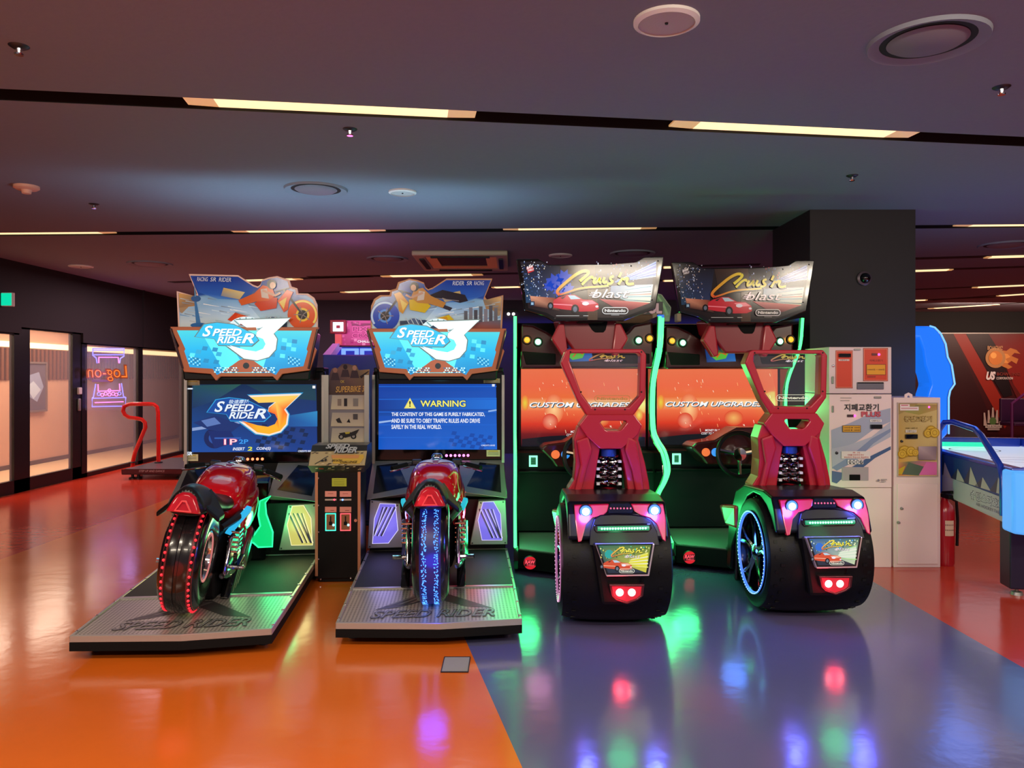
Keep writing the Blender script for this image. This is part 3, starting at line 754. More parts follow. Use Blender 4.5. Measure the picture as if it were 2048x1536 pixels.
    c.stroke([(770, 632), (806, 584)], 4, '3a3034'); c.stroke([(796, 580), (822, 588)], 2.4, '241c20')
    c.poly([(800, 642), (850, 640), (880, 652), (870, 662), (800, 662)], '3b4a66'); c.ell(828, 646, 12, 9, '58688c'); c.ell(850, 652, 11, 8, '2c3448')
    for k in range(4): c.stroke([(812 + k * 9, 636), (822 + k * 9, 654)], 2, 'c4cdd8'); c.h -= c.step
    c.lay()
    c.poly([(788, 588), (800, 584), (818, 606), (806, 628), (798, 622), (796, 606)], b1); c.poly([(818, 600), (842, 596), (862, 612), (850, 626), (820, 620)], b2); c.poly([(800, 598), (815, 608), (806, 622)], 'f4d060')
    c.poly([(870, 638), (898, 630), (912, 644), (884, 654)], b2); c.poly([(880, 636), (893, 633), (897, 641), (884, 645)], b1)
    c.poly([(822, 596), (828, 580), (846, 576), (862, 592), (892, 606), (886, 616), (858, 608), (836, 606)], A['suit']); c.poly([(838, 582), (850, 584), (848, 600), (834, 602)], 'd8c4b8')
    c.ell(829, 574, 9, 9.5, '2a2022', 18); c.ell(827, 576, 5.5, 6.5, 'd8a888', 14); c.stroke([(846, 586), (822, 596), (812, 590)], 4.5, 'd09c80')
    for k, (x0, x1) in enumerate(((905, 928), (933, 944), (948, 968))):
        c.text(['RIDER', 'SR', 'RACING'][k], x1 if A['mirror'] else x0, 563, x0 if A['mirror'] else x1, 571, 'd8e4f4', .2, .01)
    c.done('printed_art', INKGLOSS, tb)
    # --- the motorcycle
    W0 = (.0, .36, .465); Rt = .318
    prof = [(r_, x_ * .88) for r_, x_ in [(.145, -.098), (.215, -.122), (.265, -.116), (.298, -.088), (.313, -.045), (.318, -.012), (.313, -.008), (.313, .008), (.318, .012), (.313, .045), (.298, .088), (.265, .116), (.215, .122), (.145, .098)]]
    tyre = MB().lathe(prof, 'x', W0, 64, True).build('rear_tyre', mat('glossy_tyre', '131114', .2, coat=.4), R, smooth=50)
    rim = MB().lathe([(r_, x_ * .88) for r_, x_ in [(.001, .08), (.03, .08), (.05, .088), (.085, .055), (.128, .058), (.143, .094), (.150, .106), (.139, .108), (.126, .065), (.126, -.065), (.150, -.106), (.128, -.058), (.085, -.055), (.05, -.088), (.001, -.08)]], 'x', W0, 40).build('rim', CHROME, tyre)
    MB().lathe([(.128, .090), (.134, .096), (.141, .096), (.134, .088)], 'x', W0, 40, True).build('rim_light', glow('rim_light_' + A['key'], A['rimled'], A['rim_s']), tyre)
    q = MB()
    for k in range(5):
        a = k * 2 * PI / 5
        for s in (-1, 1):
            q.tube([(W0[0] + s * .07, W0[1] + .03 * math.cos(a), W0[2] + .03 * math.sin(a)), (W0[0] + s * .062, W0[1] + .13 * math.cos(a), W0[2] + .13 * math.sin(a))], .014, 6)
    q.build('spokes', DKSTEEL, tyre)
    q = MB(); g = MB(); b0 = A['band']
    for s in (-1, 1):
        x = s * b0; rr = Rt - .0045 if b0 < .05 else .2985
        ra, rb = (rr + .0035, rr + .0025) if b0 < .05 else (.3085 if s > 0 else .2925, .2925 if s > 0 else .3085)
        g.lathe([(ra - .006, x - A['bw']), (ra, x - A['bw']), (rb, x + A['bw']), (rb - .006, x + A['bw'])], 'x', W0, 56, True)
        n = A['nled']
        for row in range(A['rows']):
            for k in range(n):
                a = 2 * PI * (k + .5 * (row % 2)) / n + (random.random() - .5) * A['jit']
                if A['rows'] > 1 and not (PI * .45 < a < PI * 1.62): continue
                xx = x + ((random.random() - .5) * A['bw'] * 1.7 if A['rows'] > 1 else 0)
                r0 = rr + .004
                q.ball((W0[0] + xx, W0[1] + r0 * math.cos(a), W0[2] + r0 * math.sin(a)), A['dot'], 6)
    if A['rows'] > 1:
        MB().lathe([(Rt - .010, -.060), (Rt + .0005, -.048), (Rt + .001, .048), (Rt - .010, .060)], 'x', W0, 56, True).build('led_strip', glow('tyre_strip_' + A['key'], A['tled'], .11), tyre)
    g.build('led_band', glow('tyre_band_' + A['key'], A['tled'], A['band_s']), tyre)
    q.build('led_dots', glow('tyre_dot_' + A['key'], A['tdot'], A['dot_s']), tyre, kind='stuff')
    point('tyre_light', (.02, -.02, .45), A['tyre_w'], A['tled'], .08, R)
    # tail: humped cowl with the lamp in its rear face, running forward into the seat
    tail = MB().loft([sec(.05, .120, .745, .900, .8, .6), sec(.12, .135, .735, .912, .8, .65), sec(.28, .14, .73, .90, .8, .55), sec(.45, .13, .70, .845, .8, .3), sec(.62, .12, .67, .765, .8, .1), sec(.80, .13, .64, .745, .8, .1), sec(.95, .13, .62, .76, .8)]).build('tail_cowl', mat('seat_vinyl', '0c0b10', .38, bump=.03, bscale=200), R, smooth=60, sub=2)
    for s in (-1, 1):
        MB().loft([[(s * .05, .09, .845), (s * .168, .16, .735), (s * .168, .32, .73), (s * .07, .34, .87)], [(s * .05, .09, .815), (s * .163, .16, .705), (s * .163, .32, .70), (s * .07, .34, .81)]]).build('tail_wing', BLACK, tail, smooth=0, bevel=.012, seg=2)
    tl = MB().loft([[(-.092, .050, .767), (.092, .050, .767), (.052, .062, .858), (.02, .064, .878), (-.02, .064, .878), (-.052, .062, .858)], [(-.080, .026, .772), (.080, .026, .772), (.042, .040, .850), (.015, .042, .868), (-.015, .042, .868), (-.042, .040, .850)]]).build('tail_lamp', mat('tail_lamp_red', '980818', .15, emit=(1, .02, .05), estr=.12, coat=.5), tail, bevel=.006)
    MB().ringprism([(-.045, .777), (.045, .777), (.012, .837), (-.012, .837)], [(-.034, .784), (.034, .784), (.008, .829), (-.008, .829)], 'y', .018, .026).build('lamp_ridge', mat('lamp_ridge', 'e05058', .2), tail)
    point('tail_light', (-.05, -.06, .82), .15, (1, .05, .06), .03, R)
    # tank
    tank = MB().loft([sec(.84, .10, .61, .755, .85), sec(.92, .16, .56, .82, .8), sec(1.05, .195, .54, .86, .75, .1), sec(1.20, .212, .55, .89, .7, .15), sec(1.35, .212, .59, .895, .7, .2), sec(1.48, .185, .64, .88, .7, .2), sec(1.56, .12, .70, .85, .8, .1)]).build('fuel_tank', REDGLOSS, R, smooth=60, sub=2)
    for s in (-1, 1):
        MB().loft([sec(.95, .03, .50, .66, .8), sec(1.10, .05, .46, .70, .8), sec(1.30, .05, .50, .74, .8), sec(1.45, .03, .58, .76, .8)]).build('side_fairing', REDGLOSS, tank, smooth=60, sub=1, loc=(s * .165, 0, 0))
    bpy.context.view_layer.update()
    from mathutils.bvhtree import BVHTree
    bt = BVHTree.FromObject(tank, bpy.context.evaluated_depsgraph_get())
    def drop(u, v):
        h, n, i, d = bt.ray_cast(Vector((u, v - .35, 1.25)), Vector((0, .35 / .36, -1)).normalized())
        return (h + n * .003) if h is not None else Vector((u, v, .92))
    dec = Canvas(drop, (0, -.3, .95), 0.0006)
    for s in (-1, 1):
        for k in range(6): dec.poly([(s * (.02 + k * .018), 1.30 + .004 * k), (s * (.038 + k * .018), 1.304 + .004 * k), (s * (.033 + k * .016), 1.18 + .012 * k), (s * (.018 + k * .016), 1.17 + .012 * k)], 'e6dfe8'); dec.h -= dec.step
        dec.poly([(s * .13, 1.30), (s * .15, 1.34), (s * .145, 1.16), (s * .125, 1.08)], 'e9e4ea'); dec.h -= dec.step
        dec.poly([(s * .03, 1.41), (s * .10, 1.40), (s * .09, 1.36), (s * .03, 1.37)], 'e9e4ea'); dec.h -= dec.step
    dec.lay(); dec.ell(0, 1.24, .03, .02, 'b02030', 16)
    dec.done('tank_decal', INKGLOSS, tank)
    MB().lathe([(.001, 0), (.04, 0), (.045, .01), (.03, .02), (.001, .022)], 'z', (0, 1.36, .878), 20).build('filler_cap', CHROME, tank)
    # bars and gauge
    hb = MB().tube([(-.31, 1.44, .815), (-.20, 1.52, .835), (-.08, 1.56, .84), (.08, 1.56, .84), (.20, 1.52, .835), (.31, 1.44, .815)], .014, 8).build('handlebar', DKSTEEL, R)
    for s in (-1, 1):
        MB().tube([(s * .325, 1.43, .812), (s * .22, 1.505, .83)], .022, 10).build('grip', MATTE, hb)
        MB().tube([(s * .20, 1.47, .825), (s * .26, 1.41, .815), (s * .335, 1.37, .80)], .007, 6).build('brake_lever', CHROME, hb)
        MB().box(s * .15 - .035, s * .15 + .035, 1.50, 1.56, .83, .87).build('switch_box', DKSTEEL, hb, bevel=.01)
    MB().lathe([(.001, .034), (.03, .03), (.042, .014), (.044, 0), (.001, 0)], 'z', (0, 1.60, .875), 22).build('gauge', CHROME, hb)
    MB().loft([sec(1.50, .05, .76, .86), sec(1.75, .06, .70, .82)]).build('steering_column', BLACK, R)
    # engine, pipes, frame
    eng = MB().loft([sec(.62, .10, .24, .52, .6), sec(.75, .14, .22, .60, .6), sec(1.15, .15, .22, .60, .6), sec(1.35, .12, .26, .56, .6)]).build('engine', mat('engine_black', '101012', .3, .4), R)
    for s in (-1, 1):
        MB().lathe([(.001, s * .185), (.05, s * .185), (.068, s * .17), (.075, s * .12), (.001, s * .12)], 'x', (0, .92, .36), 24).build('clutch_cover', CHROME, eng)
        MB().lathe([(.001, s * .175), (.035, s * .175), (.045, s * .165), (.05, s * .12), (.001, s * .12)], 'x', (0, 1.12, .42), 20).build('alternator_cover', CHROME, eng)
        MB().prism([(.60, .30), (.68, .52), (.95, .60), (1.25, .55), (1.22, .32), (.90, .24)], 'x', s * .145, s * .172).build('engine_cover', CHROME, eng, bevel=.022, seg=3)
        q = MB()
        for k in range(5): q.box(s * .17 - .035, s * .17 + .035, .70, .84, .42 + k * .03, .435 + k * .03)
        q.build('cooling_fins', CHROME, eng, bevel=.004, seg=1)
        for k in range(3):
            MB().tube([(s * .13, 1.30, .58 - k * .03), (s * (.19 + .01 * k), 1.22, .46), (s * (.19 + .01 * k), 1.02, .30 - .02 * k), (s * .17, .74 - .03 * k, .26 + .02 * k), (s * .15, .60, .30)], .017, 8).build('exhaust_pipe', CHROME, eng)
        MB().tube([(s * .12, 1.40, .74), (s * .16, 1.10, .62), (s * .16, .80, .62), (s * .10, .64, .58)], [.022, .026, .026, .022], 8).build('frame_rail', DKSTEEL, eng)
        t0 = A['fl0']; MB().loft([[(s * (.12 + .075 * t0), .66 + .24 * t0, .545 + .11 * t0), (s * (.155 + .07 * t0), .68 + .24 * t0, .53 + .115 * t0), (s * (.16 + .065 * t0), .70 + .23 * t0, .545 + .13 * t0), (s * (.125 + .07 * t0), .68 + .23 * t0, .56 + .125 * t0)], [(s * .195, .90, .655), (s * .225, .92, .645), (s * .225, .93, .675), (s * .195, .91, .685)]]).build('frame_light', glow('frame_light_' + A['key'], A['frame_led'], A['frame_s']), eng, smooth=0, bevel=.005, seg=1)
        MB().prism([(.62, .16), (.80, .14), (1.15, .20), (1.05, .34), (.80, .30)], 'x', s * .15, s * .205).build('belly_pan', GLOSSBLK, eng, smooth=0, bevel=.01)
        c = Canvas(lambda u, v: (s * .2055, u, v), (s, 0, 0))
        for k in range(3): c.poly([(.72 + k * .08, .17 + .006 * k), (.75 + k * .08, .17 + .006 * k), (.86 + k * .08, .29), (.845 + k * .08, .295)], 'e8d8b0')
        c.done('belly_stripes', INKGLOSS, eng)
        MB().tube([(s * .17, .72, .33), (s * .26, .70, .335)], .014, 8).build('foot_peg', CHROME, eng)
        MB().lathe([(.001, s * .15), (.03, s * .15), (.03, s * .06), (.001, s * .06)], 'x', (0, .80, .53), 16).build('pivot_cap', mat('red_anodised', 'c02030', .2, .8), eng)
    if A['lean']:                                       # this machine's bike is tipped on its motion base
        piv = Matrix.Translation((.02, .36, .145))
        L_ = Matrix.Translation((A['shift'], 0, 0)) @ piv @ Matrix.Rotation(math.radians(A['yaw']), 4, 'Z') @ Matrix.Rotation(math.radians(A['lean']), 4, 'Y') @ piv.inverted()
        for o in (tyre, tail, tank, hb, eng): o.matrix_basis = L_ @ o.matrix_basis
    MB().box(-.07, .07, .62, 1.70, .135, .30).build('motion_base', MATTE, R, smooth=0, bevel=.02)
    return R

def screen_title(c):                                   # the attract picture
    o = 356.5                                           # traced on the first machine; shift into the second's frame
    def X(x): return 340 + x * .2669 + o
    def Y(y): return 530 + y * .2669
    S = [(758, 768), (992, 768), (994, 899), (756, 899)]
    c.poly([(757.5, 768), (992, 768), (994, 899), (757, 899)], '0f3a78', ['0b2a48', '14305a', '123a8a', '0c4ca0'])
    c.poly([(760, 770), (850, 768), (800, 800), (758, 815)], '1c5a66', ['1a4a58', '2a5a50', '16406c', '10305c'])
    c.poly([(860, 769), (990, 769), (992, 800), (900, 790)], '1a3f52'); c.poly([(930, 830), (994, 820), (994, 850), (940, 850)], '2a74b8', ['1a4f96', '2f8cc4', '2068b0', '1a4f96'])
    checker(c, 890, 845, 10, 6, 9, ['0a2450', '2458a8'], -.3, .2, 5); c.lay()
    c.poly([(758, 852), (860, 838), (860, 842), (758, 858)], '8aa0d0')
    c.ell(800, 872, 20, 20, '0d2258'); c.ell(800, 872, 11, 11, '2550a0'); c.poly([(760, 842), (800, 828), (850, 846), (830, 862), (790, 856)], '16306e'); c.poly([(775, 838), (800, 832), (812, 844), (786, 850)], '5a78b8'); c.poly([(788, 858), (830, 858), (842, 880), (800, 892)], '10296a')
    c.stroke([(800, 872), (850, 872)], 3, '2e5cb0')
    logo3(c, X(0), Y(0), .2669, dict(rim='f8e8d8', rim2='2a9ad8', field='0f4aa0', n0='ffd060', n1='ff6a20', n2='ffb428', shade='0a2a70', txt='eaf4ff'))
    c.text('极速摩托', X(490), Y(1002), X(632), Y(1032), 'd8ecff', .2, .01)
    c.text('1P', X(455), Y(1285), X(550), Y(1330), 'ff6a8a', 0, .03); c.text('1P', X(459), Y(1289), X(547), Y(1327), 'ffe8ee', 0, 0)
    c.text('2P', X(562), Y(1290), X(628), Y(1322), '3a9af0', 0, .02)
    c.text('INSERT', X(518), Y(1348), X(604), Y(1370), 'f0f4ff', .25, .02); c.text('2', X(622), Y(1344), X(656), Y(1372), 'e8f040', .1, .03); c.text('COIN(S)', X(686), Y(1346), X(786), Y(1372), 'f0f4ff', .25, .02)
    c.text('CREDITS 00/02', X(980), Y(1370), X(1085), Y(1384), 'e8f0ff', .1, .01)
    c.rect(X(1082), Y(902), X(1102), Y(922), 'f2f2f2'); c.text('SR', X(196), Y(1378), X(236), Y(1404), 'e8f0ff', .1, .03); c.rect(X(204), Y(918), X(238), Y(928), 'dfe8f4')

def screen_warning(c):
    def X(x): return 600 + x * .267
    def Y(y): return 530 + y * .267
    c.poly([(757.5, 768), (992, 768), (994, 899), (757, 899)], '0a4fb8', ['0a3c9c', '0f4cb0', '1264d0', '0e58c4'])
    c.rect(758, Y(995), 993, Y(1080), '1a5cc4', ['0a3a94', '1a70d8', '1a70d8', '0a3a94'])
    c.rect(758, Y(1080), 993, Y(1130), '08409c', ['08388c', '0a50b0', '0c58bc', '0a48a4'])
    for k in range(5): c.rect(758, 772 + k * 25.5, 993, 774 + k * 25.5, '1560cc'); c.h -= c.step
    c.lay(); checker(c, 905, 862, 9, 4, 9, ['0a48a8', '2a80e0'], -.3, .1, 6); c.lay()
    c.poly([(758, Y(1172)), (X(690), Y(1160)), (X(690), Y(1172)), (758, Y(1186))], '9ab8e8'); c.poly([(X(1410), Y(1090)), (993, Y(1080)), (993, Y(1092)), (X(1410), Y(1102))], '8ab0e8')
    c.poly([(X(824), Y(995)), (X(868), Y(1074)), (X(780), Y(1074))], 'e8d860'); c.poly([(X(824), Y(1006)), (X(858), Y(1069)), (X(790), Y(1069))], 'f0e878'); c.text('!', X(818), Y(1018), X(830), Y(1062), '201808', 0, .03)
    c.text('WARNING', X(898), Y(1010), X(1244), Y(1066), '1a2a50', 0, .05); c.text('WARNING', X(902), Y(1014), X(1240), Y(1062), 'f4ee70', 0, .02)
    for k, (t, x1) in enumerate((('THE CONTENT OF THIS GAME IS PURELY FABRICATED,', 1384), ('AND BE SURE TO OBEY TRAFFIC RULES AND DRIVE', 1348), ('SAFELY IN THE REAL WORLD.', 1060))):
        c.text(t, X(686), Y(1104 + 46 * k), X(x1), Y(1136 + 46 * k), 'f4f8ff', 0, .02)
    c.text('CREDITS 00/02', X(1358), Y(1345), X(1460), Y(1356), 'e8f0ff', .1, .01); c.rect(X(1438), Y(892), X(1458), Y(910), 'dfe8f8')

ART1 = dict(key='red', fl0=0, lean=7.5, yaw=3, shift=-.045, mirror=True, edge='f0c8b8', screen=screen_title, foot='c8c060', foot_hi='fff6b8', foot_rgb=(1.0, .88, .35), neon=(0.02, 1.0, .30), neon_fill=(0.0, .85, .22), neon_s=1.7, neon_w=3.2,
            dots=(1, .20, .08), dots0=(844, 913), dots1=(890, 913), wheel=('e85a20', 'f8d040', 'ffe870'), body=('e8541c', 'd84018'), suit='e06028',
            rimled=(1, .30, .28), rim_s=.6, band=.070, bw=.013, nled=48, rows=1, jit=0, dot=.0085, tled=(1, .015, .03), band_s=.12, tdot=(1, .02, .04), dot_s=1.1, tyre_w=.25, frame_led=(.02, .5, .9), frame_s=.9)
ART2 = dict(key='blue', fl0=.62, lean=0, yaw=0, shift=0, mirror=False, edge='c88a5c', screen=screen_warning, foot='7468e0', foot_hi='d8d0ff', foot_rgb=(.40, .34, 1.0), neon=(1, .05, .08), neon_fill=(.9, .05, .1), neon_s=1.3, neon_w=.8,
            dots=(1, .20, .85), dots0=(893, 911), dots1=(936, 911), wheel=('1c46c0', '5a9af0', 'c8e4ff'), body=('d89418', 'e0b820'), suit='c88840',
            rimled=(.08, .12, 1), rim_s=.6, band=.034, bw=.015, nled=190, rows=3, jit=.08, dot=.0034, tled=(.03, .04, 1), band_s=.55, tdot=(.05, .22, 1.0), dot_s=3.2, tyre_w=2.4, frame_led=(.02, .6, .8), frame_s=.8)
bike_machine((-1.80, 4.08, 0), math.radians(6.5), 'motorcycle arcade machine with red-lit rear tyre and the title picture on its screen', ART1)
bike_machine((-0.455, 4.27, 0), math.radians(4), 'motorcycle arcade machine with blue-lit rear tyre and the WARNING text on its screen', ART2)

# coin box and display tower between them
cb_loc = (on_floor(676, 1165)[0], 5.60, 0); CR = math.radians(3.5); CM = MX(cb_loc, CR); CP = Plane(CM, 0.0)
CB = thing('coin_box', 'narrow black coin box with two lit coin slots between the motorcycle machines', 'coin machine', cb_loc, CR)
hw = .160
MB().box(-hw, hw, 0, .34, .03, .82).box(-hw + .02, hw - .02, .02, .32, 0, .03).build('body', BLACK, CB, smooth=0, bevel=.004, seg=1)
for s in (-1, 1): MB().box(s * .152 - .010, s * .152 + .010, -.006, .006, .05, .80).build('side_trim', mat('copper_trim', 'c88a6a', .35, .5), CB, smooth=0)
c = Canvas(lambda u, v: CP.p(u, v) + Vector((0, -.002, 0)))
def Z3(x, y): return (610 + x * .1952, 880 + y * .1953)
def r3(x0, y0, x1, y1, col): c.rect(*Z3(x0, y0), *Z3(x1, y1), col)
r3(276, 390, 426, 474, 'a8ac30')
for k in range(4): r3(292, 404 + k * 17, 405, 408 + k * 17, '7a7c20')
for x0 in (206, 358):
    r3(x0, 522, x0 + 118, 580, 'd88a80'); r3(x0 + 30, 545, x0 + 85, 550, '9a4a44'); r3(x0, 682, x0 + 118, 738, 'd08074'); r3(x0 + 55, 716, x0 + 95, 722, '7a3a34')
c.done('labels', INK, CB)
for k, (x0, col) in enumerate(((206, 'teal'), (358, 'red'))):
    a = CP.xz(*Z3(x0 + 4, 750)); b = CP.xz(*Z3(x0 + 112, 928)); w = .006
    ring = [(a[0], a[1]), (b[0], a[1]), (b[0], b[1]), (a[0], b[1])]; inn = [(a[0] + w, a[1] - w), (b[0] - w, a[1] - w), (b[0] - w, b[1] + w), (a[0] + w, b[1] + w)]
    pl = MB().prism(inn, 'y', -.004, 0).build('coin_plate', mat('coin_plate', 'a07858', .3, .7), CB, smooth=0)
    MB().ringprism(ring, inn, 'y', -.010, 0).build('slot_light', glow('slot_' + col, (.05, 1, .65) if k == 0 else (1, .10, .12), 1.5), pl, smooth=0)
    xc = (a[0] + b[0]) / 2; zt = a[1]
    MB().box(xc - .004, xc + .004, -.008, -.003, zt - .07, zt - .02).box(xc - .012, xc + .012, -.007, -.003, zt - .085, zt - .06).box(xc - .012, xc - .004, -.007, -.003, zt - .155, zt - .12).build('coin_slot', BLACK, pl, smooth=0)
    MB().lathe([(.001, -.016), (.007, -.014), (.009, -.004), (.001, -.004)], 'y', (xc + .02, 0, zt - .085), 12).build('return_button', glow('return_led', (.35, .9, 1), 2.0), pl)
    a = CP.xz(*Z3(x0, 603)); b = CP.xz(*Z3(x0 + 118, 618))
    bar = MB().box(a[0], b[0], -.006, 0, b[1], a[1]).build('bill_slot', mat('slot_bar', 'c0b8b0', .3, .5), CB, smooth=0)
    xx = b[0] - .015 if k == 0 else a[0] + .02
    MB().ball((xx, -.008, (a[1] + b[1]) / 2), .007, 10).build('indicator', glow('slot_ind_%d' % k, (1, .05, .1) if k == 0 else (.15, .3, 1), 3), bar)
q = MB()
for px, py in ((135, 390), (135, 668), (138, 943), (138, 1220), (160, 1425), (468, 1412)):
    x, z = CP.xz(*Z3(px, py)); q.lathe([(.001, -.004), (.006, -.003), (.007, 0), (.001, 0)], 'y', (x, 0, z), 10)
q.build('screw_heads', CHROME, CB, kind='stuff')
x, z = CP.xz(*Z3(520, 822)); MB().lathe([(.001, -.012), (.011, -.012), (.014, 0), (.001, 0)], 'y', (x, 0, z), 18).build('lock', CHROME, CB)
# sloping instruction panel
CS = Plane(CM, 0.48, -.60)                             # leans back as it rises
z0, z1 = .795, .985
pn = MB().loft([[(-.185, 0.0, z0), (.185, 0.0, z0), (.185, .34, z0), (-.185, .34, z0)], [(-.205, -.055, z0 + .055), (.205, -.055, z0 + .055), (.205, .34, z0 + .055), (-.205, .34, z0 + .055)], [(-.20, .09, z1), (.20, .09, z1), (.20, .34, z1), (-.20, .34, z1)]]).build('instruction_panel', mat('panel_body', '2a2622', .4), CB, smooth=0)
def slope(u, v):                                       # u 50..632, v 50..372 on the crop
    f = (u - 340) / 290
    if v > 372: v = 372
    if v > 290: t = (v - 290) / 82; return (f * (.203 - .018 * t), -.056 + .055 * t, z0 + .055 - .053 * t)
    t = (290 - v) / 240; return (f * (.204 - .004 * t), -.055 + .145 * t, z0 + .055 + (z1 - z0 - .055) * t)
c = Canvas(slope, (0, -.75, .62), .0012)
c.poly([(52, 125), (632, 120), (622, 288), (58, 288)], 'b09a70'); c.poly([(58, 288), (622, 288), (600, 370), (70, 370)], '8a7256')
r = random.Random(3)
for k in range(60):
    x, y = r.uniform(60, 590), r.choice([130, 140, 262, 275, 300, 318, 335, 350]); c.poly([(x, y), (x + 26, y - 2), (x + 22, y + 10), (x - 3, y + 12)], r.choice(['6e5a44', '4a3c30', 'c8b48c', '5e5040'])); c.h -= c.step
c.lay(); c.poly([(280, 170), (600, 165), (610, 200), (570, 270), (300, 268)], 'c8a040'); c.poly([(270, 170), (560, 172), (550, 210), (280, 208)], 'c88850')
c.text('BIKE RACING', 285, 222, 390, 248, '3a3020', .3, .02); c.text('CHALLENGE', 370, 240, 545, 266, '4a3a20', .3, .02)
c.stroke([(120, 275), (170, 240), (210, 205), (240, 185)], 7, '2a241e'); c.ell(190, 240, 16, 10, '2a241e'); c.ell(222, 232, 12, 18, '3a3228'); c.rect(145, 330, 195, 344, 'a02c20')
for dx, col in ((0, '181818'), (-5, 'a8a8a8')):
    c.text('SPEED', 205 + dx, 52 + dx, 455 + dx, 110 + dx, col, .3, .04); c.text('RIDER', 300 + dx, 92 + dx, 535 + dx, 160 + dx, col, .3, .04)
c.done('panel_print', INK, pn)
# display tower behind
TP = Plane(CM, .42)
tw = MB().box(-.165, .165, .42, .50, .80, 1.50).build('display_tower', mat('tower_grey', '6d6a72', .35, .4), CB, smooth=0, bevel=.004, seg=1)
for s in (-1, 1): MB().box(s * .155 - .018, s * .155 + .018, .40, .46, .82, 1.50).build('tower_edge', STEEL, tw, smooth=0)
c = Canvas(lambda u, v: (lambda q: (q[0] , .4185, q[2]))(TP.p(630 + u * .1823, 620 + v * .1823)))
c.poly([(150, 930), (160, 700), (190, 640), (250, 640), (300, 590), (360, 590), (405, 605), (455, 600), (480, 660), (600, 650), (575, 930)], '58443c', ['40302c', '503c40', '6a4c48', '6a4c48', '3c3034', '4a3a3e', '5a4440', '3c3034', '6a5644', '8a6c48', '5c4638'])
for x, y, col in ((222, 660, '8a6054'), (333, 625, '2a2024'), (435, 635, '9a7060')): c.ell(x, y, 24, 28, col, 14); c.poly([(x - 50, y + 110), (x - 30, y + 30), (x + 30, y + 30), (x + 50, y + 110)], '3a2a2e')
c.stroke([(500, 740), (590, 670)], [30, 6], '2a2220'); c.text('SUPERBIKE 3', 228, 838, 545, 905, 'b88a4a', .2, .02, rise=-8); c.text('OK', 280, 770, 325, 800, 'b09048', 0, .02)
for y0, y1 in ((935, 1090), (1125, 1275), (1295, 1450)):
    c.poly([(190, y0), (545, y0), (560, y0 + 30), (555, y1), (175, y1)], 'a89c90', ['a09488', '9a8e84', '9a8e84', 'b8a890', 'b8a890'])
c.rect(320, 970, 355, 1055, '2a2626'); c.rect(420, 970, 475, 1055, '78706a'); c.rect(250, 975, 290, 1050, '7a6a60'); c.poly([(230, 1200), (270, 1180), (300, 1240), (250, 1235)], '2c2828'); c.poly([(350, 1230), (375, 1190), (390, 1235)], '1c1818'); c.rect(420, 1140, 470, 1200, '4a4444')
c.ell(290, 1390, 30, 30, '1c1818'); c.ell(290, 1390, 16, 16, '8a8078'); c.ell(425, 1385, 30, 30, '1c1818'); c.ell(425, 1385, 16, 16, '8a8078'); c.poly([(265, 1350), (330, 1340), (400, 1340), (490, 1305), (450, 1370), (330, 1400)], '2a2622'); c.poly([(330, 1340), (390, 1335), (380, 1355), (340, 1360)], 'b09a30')
c.done('tower_print', INKGLOSS, tw)
# ------------------------------------------------------------------ car racing machines
def diamond(name):
    m = mat(name, '9a9ca0', .35, .5); nt = m.node_tree; b = nt.nodes['Principled BSDF']
    tc = nt.nodes.new('ShaderNodeTexCoord'); mp = nt.nodes.new('ShaderNodeMapping'); mp.inputs['Rotation'].default_value = (0, 0, PI / 4); mp.inputs['Scale'].default_value = (42, 42, 42)
    ck = nt.nodes.new('ShaderNodeTexChecker'); ck.inputs['Scale'].default_value = 1.0
    nt.links.new(tc.outputs['Object'], mp.inputs['Vector']); nt.links.new(mp.outputs['Vector'], ck.inputs['Vector'])
    bp = nt.nodes.new('ShaderNodeBump'); bp.inputs['Strength'].default_value = .8; bp.inputs['Distance'].default_value = .02
    nt.links.new(ck.outputs['Fac'], bp.inputs['Height']); nt.links.new(bp.outputs['Normal'], b.inputs['Normal'])
    return m
DIAM = diamond('tread_plate')

